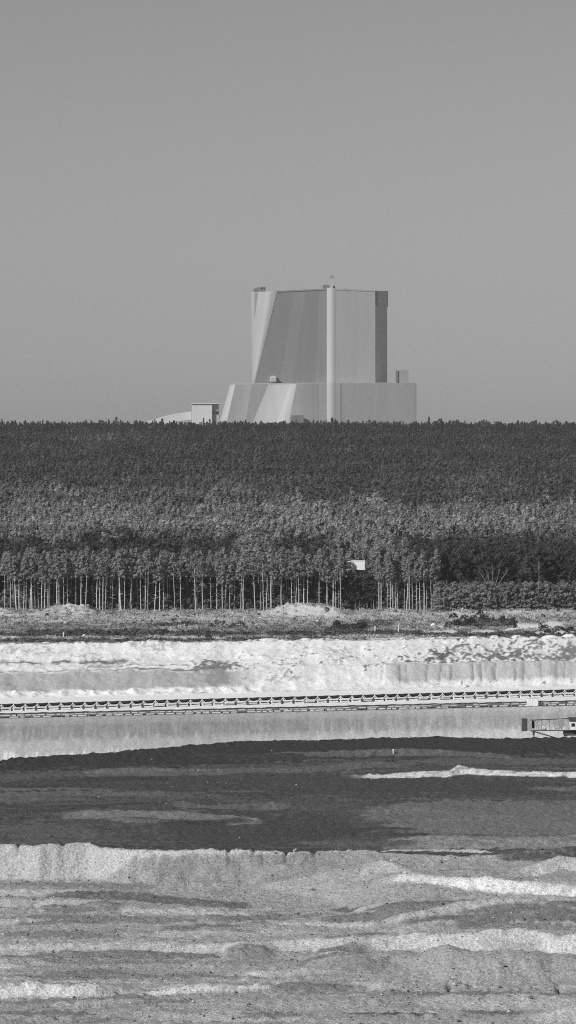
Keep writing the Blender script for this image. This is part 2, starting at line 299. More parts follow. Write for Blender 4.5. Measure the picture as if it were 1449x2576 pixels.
def near(X, D):
    n1 = fbm(X / 9, D / 14, 4, 3); jx = fbm(X / 3.2, D * 0 + 2.5, 4, 8) * .3 + .7 * fbm(X / 2.6, D / 2.6, 4, 9) + .25 - .8 * np.abs(pn(X / 4.1 + .5 * fbm(D / 3, X / 3, 3, 9), D / 9, 14))
    # the step between near spoil and dark bed
    dc1 = np.interp(X, r1['x'], r1['d']) + jx * 1.1 + fbm(X / 11, D * 0 + .3, 2, 4) * .8
    pxs = XC + X * F / dc1
    wf = np.interp(pxs, [0, 330, 620, 800, 1000, 1449], [5.5, 6.5, 9, 25, 68, 72])
    s1 = D - dc1
    step = sm(1 + s1 / wf)
    back = sm(s1 / 3.0)
    Z = ZN + (ZD - ZN) * np.where(wf > 12, np.clip(1 + s1 / wf, 0, 1), step); Zbase = Z
    Z = Z + np.interp(X, r1['x'], r1['h']) * sm(1 + s1 / 4) * (1 - sm(s1 / 7))
    dark = sm((s1 + .15) / .5)
    A = .36 + .10 * wob3_(X, D) + .10 * fbm(X / 26, D / 5, 5, 12) + .05 * n1
    Ad = .086 + .03 * wob3_(X, D) + .034 * fbm(X / 38, D / 9, 5, 22) + .04 * fbm(X / 9, D / 3.5, 4, 25) + .05 * fbm(X / 30, D / 2.2, 4, 27)
    A = np.clip(A, .17, .58) * (1 - dark) + np.clip(Ad, .04, .16) * dark
    PX = XC + X * F / D; v = YH - F * Zbase / D
    wob = fbm(X / 12, D / 6, 4, 31); wob2 = fbm(X / 2.5, D / 2.5, 3, 37); wob3 = fbm(X / .9, D / 2.2, 3, 39)
    for k, (pts, th, al) in enumerate(STREAK):
        p = np.array(pts, float); yc = np.interp(PX, p[:, 0], p[:, 1]) + wob * th * .5
        span = p[-1, 0] - p[0, 0]; e = np.clip((PX - p[0, 0]) / (span * .25), 0, 1) * np.clip((p[-1, 0] - PX) / (span * .25), 0, 1)
        tt = th * np.sqrt(e) * (1 + .6 * wob + .9 * wob2 + .8 * wob3) + 1e-3
        m = sm((1.25 - np.abs(v - yc) / tt) / .15) * (e > 0)
        A = A * (1 - m) + al * m
    # face of the step: pale sand on the left, a pale cap further right
    fm = sm((s1 + np.minimum(wf, 12)) / 1.0) * (1 - sm((s1 + .1) / .3))
    al = np.interp(pxs, [0, 330, 420, 700, 1000, 1449], [.35, .33, .27, .27, .34, .36]) + .07 * wob2 + .05 * wob
    cap = sm((s1 + np.interp(pxs, [250, 340, 700, 760], [6, 2.2, 1.6, .8]) + .5 * wob2) / .5)
    al = al * (1 - cap) + np.interp(pxs, [250, 330, 560, 700, 1449], [.42, .52, .50, .44, .42]) * cap
    A = A * (1 - fm) + al * fm
    shp = X.shape; Xf, Df, jf, w1, w2, w3 = (q.ravel() for q in (X, D, jx, wob, wob2, wob3)); Z = Z.ravel().copy(); A = A.ravel().copy()
    for r in RID:
        lo, hi = r['d'].min() - r['wf'] - 3, r['d'].max() + r['wb'] + 3
        ix = np.nonzero((Df > lo) & (Df < hi) & (Xf > r['x'][0]) & (Xf < r['x'][-1]))[0]
        if len(ix) == 0: continue
        x, dd, b1, b2, b3 = Xf[ix], Df[ix], w1[ix], w2[ix], w3[ix]
        g = np.linspace(r['x'][0], r['x'][-1], 600)
        dc = np.interp(x, r['x'], r['d']) + r['jit'] * (jf[ix] + np.interp(x, g, .8 * fbm(g / 8, g * 0 + r['s'], 3, r['s'])))
        h = np.interp(x, r['x'], r['h'], 0, 0) * np.interp(x, g, 1 + .18 * fbm(g / 3.5, g * 0 + r['s'], 4, r['s'] + 5))
        s = dd - dc
        prof = np.where(s < 0, sm(1 + s / r['wf']), 1 - sm(s / r['wb']))
        Z[ix] += h * prof
        if r['alb'] is not None:
            on = np.clip(h / (.45 * r['h'].max()), 0, 1)
            fm = sm((s + r['wf'] * (.92 + .25 * b2)) / .8) * (1 - sm((s - .5) / .7)) * sm(on * 1.4 - .1 + .3 * b2 * (on < .9))
            fm = fm * (np.clip(1.05 + 1.2 * b2 + .7 * b1 + .6 * b3, 0, 1) if r['alb'] > .3 else np.clip(.95 + .6 * b2 + .4 * b1 + .3 * b3, 0, 1))
            A[ix] = A[ix] * (1 - fm) + (r['alb'] * (1 + .13 * b2 + .1 * b1)) * fm
    Z = Z.reshape(shp); A = A.reshape(shp)
    # runnels and cracks down the faces
    for px, py, hh, dep in CRACKS:
        z0 = -93.5; d0 = dof(py, z0); x0 = gx(px, d0); span = hh / F * d0 * 1.5
        if X.size > 1 and len(np.nonzero(np.abs(X - x0) < 4)[0]) == 0: continue
        xx = X - x0 - .35 * fbm(D / 1.7, D * 0 + px, 2, 3) - (D - d0) * .05
        m = np.exp(-(xx / .28) ** 2) * np.exp(-((D - d0) / span) ** 4)
        Z = Z - dep * m; A = A * (1 - .45 * m)
    # lumpy surface
    lump = fbm(X / 1.5, D / 1.5, 3, 41); rough = .26 + .34 * sm(wob * 2 + .4)
    Z = Z + .55 * n1 * .6 + rough * lump + .05 * wob2
    flat = fbm(X / 30, D / 7, 4, 51); Z = Z + .45 * flat
    # far crest and the drop behind it
    dc0 = np.interp(X, r0['x'], r0['d']) + .9 * jx
    s0 = D - dc0
    Z = Z + 1.2 * np.where(s0 < 0, sm(1 + s0 / 14), 1) + .25 * fbm(X / 2, D / 2, 3, 61) * sm(1 - np.abs(s0) / 6)
    Z = Z - .62 * np.clip(s0 - .6, 0, 30)
    Z = np.maximum(Z, -106.0)
    A = A * (1 - sm((s0 + 2) / 2) * .35)
    k = sm((600 - D) / 40) * 0
    return Z + k, np.clip(A, .02, .72)
xs = np.arange(-98, 98.01, .40); ds = np.concatenate([np.arange(540, 700, .55), np.arange(700, 965, .62)])
def near_h(x, d): return float(near(np.array([[x]], float), np.array([[d]], float))[0][0, 0]) + GRADE * d
spoil = grid('spoil_terrain', xs, ds, near, M['soil'])

# ------------------------------------------------------------------ terrain: working slope, conveyor bench and heath in front of the wood
Zb, Zg = -88.0, -76.5
def d_edge(X): return np.interp(X, [-70.4, 73], [967, 1003]) + (np.minimum(X + 70.4, 0) + np.maximum(X - 73, 0)) * .25
def d_toe(X): return np.interp(X, [-74.5, 77], [1024, 1062]) + (np.minimum(X + 74.5, 0) + np.maximum(X - 77, 0)) * .25
def d_lip(X): return np.interp(X, [-77, 78.5], [1058, 1081]) + (np.minimum(X + 77, 0) + np.maximum(X - 78.5, 0)) * .15
MOUND = [(160,1546,9.5,4,2.9),(215,1548,5,3,1.5),(12,1548,5.5,4,2.0),(735,1547,9,4,3.3),(805,1549,7,3.5,2.4),(845,1550,4,3,1.2),(1420,1543,9,5,1.0),(1180,1546,8,5,1.1),(560,1543,5,4,.9),(990,1543,6,4,1.1),(1300,1543,10,4,1.0)]
FSTREAK = [ # on the heath: centre line, half thickness (rows), colour
 ([(-200,1597),(300,1597),(480,1593),(860,1592),(1100,1594),(1449,1598),(1800,1598)], 6, .12), ([(-200,1611),(0,1612),(250,1612),(500,1611),(700,1610),(860,1606)], 4, .13),
 ([(0,1604),(60,1604)], 2.6, .6), ([(80,1604),(330,1604)], 2.4, .42), ([(370,1604),(600,1603)], 2.2, .5), ([(590,1572),(620,1575),(665,1571)], 4, .68), ([(600,1588),(640,1588)], 2.4, .6),
 ([(1270,1588),(1300,1576),(1340,1578),(1400,1574)], 7, .66), ([(1370,1568),(1420,1572)], 6, .62), ([(1060,1590),(1160,1588)], 3.0, .6), ([(1170,1590),(1250,1589)], 3.4, .62), ([(1340,1592),(1449,1590)], 3.5, .6),
 ([(860,1601),(1050,1600)], 2.6, .45), ([(900,1607),(1200,1605)], 2.2, .6), ([(1090,1576),(1120,1577)], 4, .66), ([(0,1583),(400,1580)], 10, .27), ([(500,1582),(860,1580)], 8, .27),
 ([(900,1565),(1000,1560)], 14, .2), ([(380,1572),(520,1568)], 5, .14), ([(820,1586),(930,1578)], 8, .12), ([(1130,1566),(1290,1568)], 9, .12), ([(60,1590),(420,1588)], 5, .13), ([(1150,1555),(1300,1560)], 14, .22), ([(0,1560),(1449,1548)], 8, .46),
]
def big_(X, D): return fbm(X / 13, D / 10, 4, 89)
def pit(X, D):
    jx = fbm(X / 4, D * 0, 4, 71); n = fbm(X / 6, D / 6, 4, 72); n2 = fbm(X / 1.6, D / 1.6, 4, 73); n3 = fbm(X / 20, D / 8, 4, 74)
    e, t, l = d_edge(X) + .5 * jx, d_toe(X) + .8 * jx, d_lip(X) + 1.2 * jx
    PX = XC + X * F / D
    left = 1 - sm((X + 17) / 12)               # the terrace in the face on the left
    u = (D - t) / (l - t)
    right = sm((X - 20) / 14)
    zf_l = np.interp(u, [0, .10, .42, .52, .66, .74, 1], [0, .05, .47, .50, .62, .64, 1.0])
    zf_r = np.interp(u, [0, .08, .42, .50, 1], [0, .03, .52, .55, 1.0])
    zf = zf_l * left + zf_r * (1 - left)
    Zface = Zb + (Zg - Zb) * np.clip(zf, 0, 1) + (.6 * n + .26 * n2 + .2 * jx + .6 * big_(X, D)) * sm(u * 8) * sm((1 - u) * 8)
    Zheath = Zg + .35 * n3 + .22 * n + .16 * n2 * sm((D - l) / 10)
    for px, py, rx, ry, h in MOUND:
        d0 = dof(py, Zg); x0 = gx(px, d0); q = ((X - x0) / rx) ** 2 + ((D - d0) / (ry * 1.4)) ** 2
        Zheath = Zheath + h * np.exp(-q * 1.3) * (1 + .35 * n2)
    # slumped sand at the foot
    foot = np.exp(-((u - .07) / .07) ** 2) * np.where((D > t - 1) & (D < l), 1, 0); Zface = Zface + 1.3 * foot * np.clip(fbm(X / 3.2, D / 3.2, 3, 84) + .15, 0, 1) * np.interp(PX, [0, 620, 700, 1449], [1.5, 1.5, .4, .4])
    # berm along the rim
    Zheath = Zheath + .7 * np.exp(-((D - l - 1.5) / 1.4) ** 2) * np.clip(.1 + 1.2 * n2 + 1.5 * fbm(X / 9, D * 0, 4, 88), 0, 1.3)
    Zlow = np.maximum(Zb - .60 * np.clip(e - D, 0, 99) + (.18 * n2 + .25 * n) * sm((e - D) / 3), -107)
    Z = np.where(D < e, Zlow, np.where(D < t, Zb + .06 * n, np.where(D < l, Zface, Zheath)))
    # ---- soil colours
    big = fbm(X / 16, D / 10, 4, 89); pit_a = .70 + .14 * n + .13 * n2 + .14 * big
    n4 = fbm(X / .8, D / 1.1, 3, 79); pk2 = np.exp(-(((PX - 535) / 55) ** 2 + ((u - .48) / .22) ** 2)) + .5 * np.exp(-(((PX - 940) / 40) ** 2 + ((u - .6) / .3) ** 2)); spots = sm((.42 * pk2 + n2 * .7 + n * .5 + n4 * .35 - np.interp(PX, [0, 450, 520, 600, 900, 1000, 1100, 1449], [.30, .30, -.10, .12, .22, .22, -.16, -.20]) - .8 * np.abs(u - np.interp(PX, [0, 500, 1050, 1449], [.5, .45, .55, .66]))) / .12)
    face_a = pit_a * (1 - spots) + .19 * spots; stain = sm((big + .5 * n2 - .16) / .12) * sm((u - .1) / .1); face_a = face_a * (1 - .42 * stain * sm((n4 + .25) / .3))
    # grey layers on the left
    lay = sm((.44 + .05 * n - u) / .05) * sm((u - .12) / .05) * left; face_a = face_a * (1 - lay) + (.38 + .05 * n) * lay
    lay = sm(1.3 - np.abs(u - .47 - .02 * n) / .035) * sm((PX - 270) / 30) * sm((520 - PX) / 40) * left; face_a = face_a * (1 - lay) + .2 * lay
    lay = sm(1.3 - np.abs(u - .46 - .02 * n) / .03) * sm((270 - PX) / 60) * left * sm(n2 * 2 + .6); face_a = face_a * (1 - lay) + .3 * lay
    br = sm((fbm(X / 5, X * 0, 3, 90) + .25) / .15)
    lay = sm(1.2 - np.abs(u - .70 - .05 * n2) / .06) * br * sm((350 - PX) / 40); face_a = face_a * (1 - lay) + .17 * lay
    lay = sm(1.2 - np.abs(u - .58 - .02 * n2) / .018) * sm((PX - 180) / 60) * sm((480 - PX) / 30) * sm((n2 + .05) / .1); face_a = face_a * (1 - lay) + .19 * lay
    pk = np.exp(-(((PX - 545) / 48) ** 2 + ((u - .30) / .16) ** 2)); lay = sm((pk * .8 + .5 * n + .45 * n2 - .38) / .15); face_a = face_a * (1 - lay) + .27 * lay
    # grey layer with runnels on the right
    rl = sm((X - 24) / 6); lay = sm((.47 - u) / .03) * sm((u - .14 + .08 * jx) / .08) * rl; face_a = face_a * (1 - lay) + (.44 + .04 * n + .05 * (u - .3)) * lay
    for k in range(14):
        x0 = 25.0 + 3.9 * k + 1.1 * math.sin(k * 2.3); xx = X - x0 - .5 * np.sin(D / 2.3 + k) * .5 - (u - .3) * 1.2
        m = np.exp(-(xx / .22) ** 2) * sm((u - .12) / .08) * sm((.46 - u) / .06)
        face_a = face_a * (1 - (.3 + .3 * abs(math.sin(k * 1.7))) * m); Z = Z - (.15 + .3 * abs(math.sin(k * 2.9))) * m
    # bench: white driving strip, darker by the second conveyor
    bench_a = .80 + .03 * n
    wl = (D - e) / (t - e)
    m = sm((.22 - wl) / .03); bench_a = bench_a * (1 - m) + .16 * m
    # lower slope
    w = e - D; vs = fbm(X / .55, D / 9, 3, 95)
    low_a = .30 + .07 * n + .03 * n2 + .012 * w
    m = sm((w - 2) / 1.5) * sm((9.5 - w) / 3) * sm((.5 + vs * .8 + n * .4)); low_a = low_a * (1 - m) + (.19 + .16 * vs) * m
    m = sm((1.8 - w) / .8); low_a = low_a * (1 - m) + .36 * m
    m = sm((w - 8.5 + 7 * vs) / 2); low_a = low_a * (1 - m) + .44 * m; m = sm((w - 12.5 + 6 * vs) / 2); low_a = low_a * (1 - m) + .70 * m
    low_a = low_a * np.interp(PX, [0, 500, 1000, 1449], [.98, .9, 1.08, 1.25])
    # heath
    v = YH + F * -Zg / D
    h_a = .36 + .24 * n + .24 * n2 + .16 * n3
    for pts, th, al in FSTREAK:
        p = np.array(pts, float); yc = np.interp(PX, p[:, 0], p[:, 1]) + n * th * .7
        span = p[-1, 0] - p[0, 0]; ee = np.clip((PX - p[0, 0]) / (span * .2), 0, 1) * np.clip((p[-1, 0] - PX) / (span * .2), 0, 1)
        tt = th * np.sqrt(ee) * (1 + .9 * n2) + 1e-3; m = sm((1.2 - np.abs(v - yc) / tt) / .3) * (ee > 0); h_a = h_a * (1 - m) + al * m
    rim = sm((2.6 + 5 * n2 - (D - l)) / .8); h_a = h_a * (1 - rim) + .68 * rim; gapd = sm((n4 + .6 * n2 - .12) / .1) * sm((5 - (D - l)) / 2); h_a = h_a * (1 - gapd) + .12 * gapd
    A = np.where(D < e, low_a, np.where(D < t, bench_a, np.where(D < l, face_a, h_a)))
    zj = sm((D - 1196) / 12); Z = Z * (1 - zj) + Zg * zj; A = A * (1 - zj) + .07 * zj
    return Z, np.clip(A, .03, .80)
xs = np.arange(-112, 112.01, .45); ds = np.arange(930, 1214.01, .45)
slope = grid('pit_slope', xs, ds, pit, M['slope'])
def ground_h(x, d):
    z, _ = pit(np.array([[x]], float), np.array([[d]], float)); return float(z[0, 0]) + GRADE * d

# ------------------------------------------------------------------ wood floor, far ground, the hill under the camera
def zwood(d): return np.interp(d, [1200, 2690, 2760, 4000, 6000], [Zg + GRADE * 1200, -20.6, -23, -36, -52])
xs = np.concatenate([np.linspace(-2500, -320, 10), np.linspace(-300, 300, 60), np.linspace(320, 2500, 10)]); ds = np.concatenate([np.arange(1212, 2800, 18), np.arange(2800, 6001, 200)])
def wood_z(X, D): return zwood(D) - .03 + .15 * pn(X / 25, D / 25, 5) * (D > 1230), X * 0 + .05
wf_ = grid('forest_floor', xs, ds, wood_z, M['litter'], 0)
xs = np.linspace(-2500, 2500, 9); ds = np.linspace(-300, 6000, 9)
grid('ground', xs, ds, lambda X, D: (X * 0 - 112.0, X * 0 + .2), M['far'], 0)
xs = np.linspace(-150, 150, 41); ds = np.linspace(-80, 546, 80)
def hill(X, D): return -GRADE * np.minimum(D, 0) +  np.interp(D, [-80, 0, 20, 546], [-1.8, -1.8, -5.6, -101.0]) + .5 * fbm(X / 20, D / 20, 3, 7) * sm(np.abs(D) / 30), .3 + .06 * fbm(X / 9, D / 9, 3, 8)
grid('viewpoint_slope', xs, ds, hill, M['soil'])

# ------------------------------------------------------------------ air
hz = MB().box(-2600, 2600, -400, 6150, -113.2, 190).build('haze', bpy.data.materials.new('haze_air')); tag(hz, 'thin even haze filling the air over the pit and forest', 'haze', kind='stuff')
hm = hz.data.materials[0]; hm.use_nodes = True; hm.node_tree.nodes.clear()
hv = hm.node_tree.nodes.new('ShaderNodeVolumePrincipled'); ho = hm.node_tree.nodes.new('ShaderNodeOutputMaterial')
hv.inputs['Color'].default_value = g3(.62); hv.inputs['Density'].default_value = 5.4e-5; hv.inputs['Anisotropy'].default_value = 0.0
hm.node_tree.links.new(hv.outputs[0], ho.inputs['Volume'])

# ------------------------------------------------------------------ foliage meshes
def quads(C, N, size, rng):
    """one small quad per centre, facing roughly N"""
    n = len(C); N = N / (np.linalg.norm(N, axis=1, keepdims=True) + 1e-9)
    a = np.cross(N, rng.normal(size=(n, 3))); a /= np.linalg.norm(a, axis=1, keepdims=True) + 1e-9; b = np.cross(N, a)
    s = (size * rng.uniform(.6, 1.3, (n, 1))); a = a * s; b = b * s * rng.uniform(.35, .8, (n, 1))
    V = np.stack([C - a - b, C + a - b * .6, C + a * 1.1 + b, C - a * .8 + b], 1).reshape(-1, 3)
    return V, np.arange(4 * n).reshape(n, 4)
def crown_pts(kind, h, r, z0, nclump, per, rng):
    C = []; Nn = []
    for k in range(nclump):
        u = (k + rng.random()) / nclump; th = rng.random() * 6.283
        if kind == 'pine':      prof = (1 - u) ** .55 * (.55 + .45 * min(1, u * 4)); rr = r * prof * (rng.random() ** .4); cs = r * .34
        elif kind == 'cone':    prof = (1 - u) ** .9; rr = r * prof * (.4 + .6 * rng.random()); cs = .26 + .26 * prof
        elif kind == 'brush':   prof = min(1, (1.02 - u) ** .7 * 1.1); rr = r * prof * (rng.random() ** .4); cs = .50
        else:                   prof = math.sqrt(max(0, 1 - (2 * u - .85) ** 2 / 1.35)); rr = r * prof * (rng.random() ** .35); cs = r * .2 + .1
        c = np.array([rr * math.cos(th), rr * math.sin(th), z0 + u * h])
        p = rng.normal(size=(per, 3)); p *= (cs * rng.uniform(.5, 1.0, (per, 1))) / (np.linalg.norm(p, axis=1, keepdims=True) + 1e-9); p[:, 2] *= .8
        C.append(c + p); o = p + np.array([math.cos(th) * .5, math.sin(th) * .5, .9]) * cs; Nn.append(o / cs + rng.normal(size=(per, 3)) * .38)
    return np.concatenate(C), np.concatenate(Nn)
def crown_mesh(name, kind, h, r, z0, nclump, per, leaf, mat, seed):
    rng = np.random.default_rng(seed); C, Nn = crown_pts(kind, h, r, z0, nclump, per, rng); V, Q = quads(C, Nn, leaf, rng)
    return np_mesh(name, V, Q, mat)
def trunk_mb(h, r0, r1, seed, stubs=4, z_st=(.45, .8)):
    rr = random.Random(seed); b = MB(); n = 6; pts = []; ox = oy = 0
    for k in range(n + 1):
        pts.append((ox, oy, h * k / n)); ox += rr.uniform(-.11, .11); oy += rr.uniform(-.11, .11)
    b.tube(pts, [r0 + (r1 - r0) * (k / n) for k in range(n + 1)], 6)
    for k in range(stubs):
        z = h * rr.uniform(*z_st); a = rr.uniform(0, 6.28); l = rr.uniform(.5, 1.4); i = min(n - 1, int(z / h * n)); f = z / h * n - i
        c = Vector(pts[i]).lerp(Vector(pts[i + 1]), f); b.tube([c, c + Vector((math.cos(a) * l, math.sin(a) * l, rr.uniform(-.2, .5)))], [.05, .02], 4)
    return b

# ---- the wood far back: one mass, thousands of trees
lib = bpy.data.collections.new('wood_models')
def lib_tree(idx, kind, H, ch, r, nclump, per, leaf):
    C = crown_mesh('wood_tree_mesh', kind, ch, r, H - ch, nclump, per, leaf, M['wood'], 100 + idx)
    t = trunk_mb(H - ch * .3, .2, .08, idx, 0)
    V = np.array([v.co[:] for v in C.vertices]); n0 = len(V); Q = [tuple(p.vertices) for p in C.polygons]
    me = bpy.data.meshes.new('wood_tree'); me.from_pydata([tuple(v) for v in V] + t.v, [], Q + [tuple(i + n0 for i in f) for f in t.f])
    me.materials.append(M['wood']); me.materials.append(M['bark_in'])
    me.polygons.foreach_set('material_index', np.array([0] * len(Q) + [1] * len(t.f), np.int32)); me.update()
    bpy.data.meshes.remove(C)
    o = bpy.data.objects.new('wood_tree_%02d' % idx, me); lib.objects.link(o)
for k in range(4): lib_tree(k, 'brush', 18, 9.5, 1.75, 48, 10, .30)
for k in range(4, 7): lib_tree(k, 'cone', 18.5, 12, 1.7, 50, 10, .30)
for k in range(7, 10): lib_tree(k, 'round', 17, 12, 2.9, 60, 10, .36)

def scatter(name, P, scale, rot, talb, idx, collection, label, cat):
    me = bpy.data.meshes.new(name); me.vertices.add(len(P)); me.vertices.foreach_set('co', np.asarray(P, np.float32).ravel())
    attr(me, 'talb', talb); attr(me, 'tscale', scale); attr(me, 'trot', rot)
    a = me.attributes.new('tidx', 'INT', 'POINT'); a.data.foreach_set('value', np.asarray(idx, np.int32))
    o = tag(link(name, me), label, cat, kind='stuff')
    ng = bpy.data.node_groups.new(name + '_nodes', 'GeometryNodeTree'); N = ng.nodes; L = ng.links
    ng.interface.new_socket('Geometry', in_out='INPUT', socket_type='NodeSocketGeometry'); ng.interface.new_socket('Geometry', in_out='OUTPUT', socket_type='NodeSocketGeometry')
    gi = N.new('NodeGroupInput'); go = N.new('NodeGroupOutput'); mp = N.new('GeometryNodeMeshToPoints'); ip = N.new('GeometryNodeInstanceOnPoints')
    ci = N.new('GeometryNodeCollectionInfo'); ci.inputs['Collection'].default_value = collection; ci.inputs['Separate Children'].default_value = True; ci.inputs['Reset Children'].default_value = True
    def named(n, t):
        a = N.new('GeometryNodeInputNamedAttribute'); a.data_type = t; a.inputs['Name'].default_value = n; return a.outputs['Attribute']
    cx = N.new('ShaderNodeCombineXYZ'); L.new(named('trot', 'FLOAT'), cx.inputs['Z'])
    L.new(gi.outputs[0], mp.inputs['Mesh']); L.new(mp.outputs[0], ip.inputs['Points']); L.new(ci.outputs[0], ip.inputs['Instance'])
    ip.inputs['Pick Instance'].default_value = True; L.new(named('tidx', 'INT'), ip.inputs['Instance Index'])
    L.new(cx.outputs[0], ip.inputs['Rotation']); L.new(named('tscale', 'FLOAT'), ip.inputs['Scale']); L.new(ip.outputs[0], go.inputs[0])
    md = o.modifiers.new('scatter', 'NODES'); md.node_group = ng
    return o

def canopy_row(d, h=18.0): return YT + F * -(zwood(d) + h) / d
P = []; S = []; R_ = []; T = []; I = []
d = 1216.0
while d < 2690:
    sp = 2.05 + (d - 1216) / 1474 * 1.15
    half = d * .073 * 1.32 + 6
    n = int(2 * half / sp)
    x = (np.arange(n) + RNG.uniform(-.42, .42, n)) * sp - half; y = d + RNG.uniform(-.45, .45, n) * sp
    P.append(np.stack([x, y, zwood(y)], 1)); d += sp * .92
P = np.concatenate(P); X, D = P[:, 0], P[:, 1]
PX = XC + X * F / D; v = canopy_row(D); n1 = fbm(X / 22, D / 60, 4, 201); n2 = fbm(X / 7, D / 14, 3, 203)
vv = v + n1 * 9 + 20 * fbm(X / 12, D * 0 + 7, 3, 217)
ta = np.interp(vv, [1062, 1085, 1120, 1190, 1225, 1262, 1272, 1335, 1400], [.105, .10, .12, .125, .13, .15, .29, .34, .34])
lft = sm((760 - PX) / 160); ta = ta + lft * .08 * sm((vv - 1218) / 16) * sm((1262 - vv) / 6)
ta = ta * (1 + .5 * n1 + .12 * n2)
pale = np.exp(-(((PX - 270) / 90) ** 2 + ((v - 1108) / 18) ** 2)) + .8 * np.exp(-(((PX - 1190) / 110) ** 2 + ((v - 1215) / 26) ** 2)) + .6 * np.exp(-(((PX - 560) / 200) ** 2 + ((v - 1210) / 14) ** 2))
ta = ta * (1 + .55 * pale)
nb = fbm(X / 9, D * 0 + 3, 3, 215); drk = sm((v + 18 * n1 + 44 * nb - 1344) / 6) * np.maximum(sm((620 - PX) / 40), np.exp(-((PX - 765) / 75) ** 4)); drk = np.maximum(drk, sm((v + 22 * n1 - 1330) / 12) * sm((PX - 985 + 80 * n1) / 40))
ta = ta * (1 - drk) + .09 * drk
H = 1 + .10 * n1 + RNG.normal(0, .075, len(P))
# stand of taller light trees with a clear back edge; lower dark growth behind the edge row
H = np.where((v > 1262) & (v < 1276), H * 1.06, H)
H = H * (1 - .13 * drk)
kind = np.where(vv < 1150, RNG.integers(0, 7, len(P)), np.where(drk > .5, RNG.integers(7, 10, len(P)), np.where(RNG.random(len(P)) < .25, RNG.integers(4, 10, len(P)), RNG.integers(0, 4, len(P)))))
last = D > 2600; kind = np.where(last & (RNG.random(len(P)) < .6), RNG.integers(4, 7, len(P)), kind)
H = np.where(last, .82 + .13 * fbm(X / 18, D / 60, 3, 210) + np.abs(RNG.normal(0, .08, len(P))), H)
gap = (PX > 862) & (PX < 946) & (D < 1262); H = np.where(gap, H * .86, H)
keep = ~((D < 1224) & (PX > 866) & (PX < 926))
saw = ((v + 14 * fbm(X / 16, D * 0 + 1, 3, 221) + 8 * n1) / 37.0) % 1.0
ta = ta * (.86 + .34 * saw ** 1.5); H = H * (1 + .05 * (saw > .86))  # lit stand fronts put into tree colour, darker towards each stand's back
odd = RNG.random(len(P)); ta = np.where(odd < .06, ta * 1.15, np.where(odd > .93, ta * .78, ta)); kind = np.where((odd < .06) | (odd > .93), RNG.integers(7, 10, len(P)), kind); H = np.where(odd < .03, H * 1.1, H)
ta = ta * RNG.uniform(.9, 1.1, len(P))
scatter('forest', P[keep], H[keep], RNG.uniform(0, 6.28, keep.sum()), np.clip(ta, .05, .42)[keep], kind[keep], lib, 'dark pine forest stretching back from the heath to the skyline', 'forest')

# undergrowth between the trunks
ulib = bpy.data.collections.new('undergrowth_models')
for k in range(3):
    o = bpy.data.objects.new('undergrowth_%d' % k, crown_mesh('undergrowth_mesh', 'round', 3.2, 1.8, 0, 14, 12, .34, M['wood'], 300 + k)); ulib.objects.link(o)
n = 1500; y = RNG.uniform(1204, 1222, n); x = RNG.uniform(-105, 105, n)
scatter('undergrowth', np.stack([x, y, zwood(y)], 1), RNG.uniform(.7, 2.6, n) * np.clip((y - 1198) / 14, .4, 1), RNG.uniform(0, 6, n), RNG.uniform(.13, .24, n), RNG.integers(0, 3, n), ulib, 'dark low undergrowth in the shade between the pine trunks', 'undergrowth')

# ---- pines of the forest edge, one by one
pine_crowns = [crown_mesh('pine_crown', 'brush', 6.6 + .7 * (k % 3), 2.1 + .2 * (k % 4), 11.7 - .7 * (k % 3), 70, 12, .24, M['pine'], 400 + k) for k in range(8)]
pine_trunks = [trunk_mb(16.2, .12 + .035 * (k % 4), .05, 40 + k, 9, (.25, .8)).mesh('pine_trunk', M['bark']) for k in range(8)]
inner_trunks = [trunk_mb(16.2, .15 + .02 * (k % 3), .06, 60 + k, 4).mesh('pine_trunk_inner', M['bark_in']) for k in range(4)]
TR = [11.6,27,42,49,60,65.6,76,81,89,97,105,112,119,123,143,149,161.5,170,190,204,216,243,251.5,259,265,282,300,305,313,327,355,366,372,389,401,412,440,455,492,510,531,545,560,566,578,606,612,642,663,670,682,708,
      733,744,752,764,773,802,823,838,844,858,953,959,974,982,988,996,1001,1017,1023,1030,1037,1047,1057,1067,1072,1085,1092]
def pine(px, d, k, sc, inner, label, group):
    x = gx(px, d); t = empty('pine_tree', (x, d, ground_h(x, d) - .1 if d < 1213 else float(zwood(d))), random.uniform(0, 6.28)); t.scale = (sc, sc, sc * random.uniform(.94, 1.06))
    t.rotation_euler[0] = random.gauss(0, .02); t.rotation_euler[1] = random.gauss(0, .022)
    link('trunk', (inner_trunks[k % 4] if inner else pine_trunks[k % 8]), t); link('crown', pine_crowns[(k * 5 + 3) % 8], t)
    tag(t, label, 'tree', group); return t
ORD = 'first second third fourth fifth sixth seventh eighth ninth tenth eleventh twelfth thirteenth fourteenth fifteenth sixteenth seventeenth eighteenth nineteenth twentieth'.split()
def ordinal(n):
    if n <= 20: return ORD[n - 1]
    t = ['twenty', 'thirty', 'forty', 'fifty', 'sixty', 'seventy'][n // 10 - 2]
    return t + '-' + ORD[n % 10 - 1] if n % 10 else {'twenty': 'twentieth', 'thirty': 'thirtieth', 'forty': 'fortieth', 'fifty': 'fiftieth', 'sixty': 'sixtieth', 'seventy': 'seventieth'}[t]
NL = sum(1 for p in TR if p < 900)
for k, px in enumerate(TR):
    g = 'left' if px < 700 else ('mid' if px < 900 else 'right')
    lab = ('pale bare-trunked front pine, %s to the left of the white cabin' % ordinal(NL - k)) if px < 900 else ('pale bare-trunked front pine, %s to the right of the white cabin' % ordinal(k - NL + 1))
    pine(px, 1199 + random.uniform(-2.2, 2.2), k, random.uniform(.84, 1.0) * (.97 if g == 'right' else 1), False, lab, 'front pines %s' % {'left': 'left of the cabin', 'mid': 'behind the mound', 'right': 'right of the cabin'}[g])
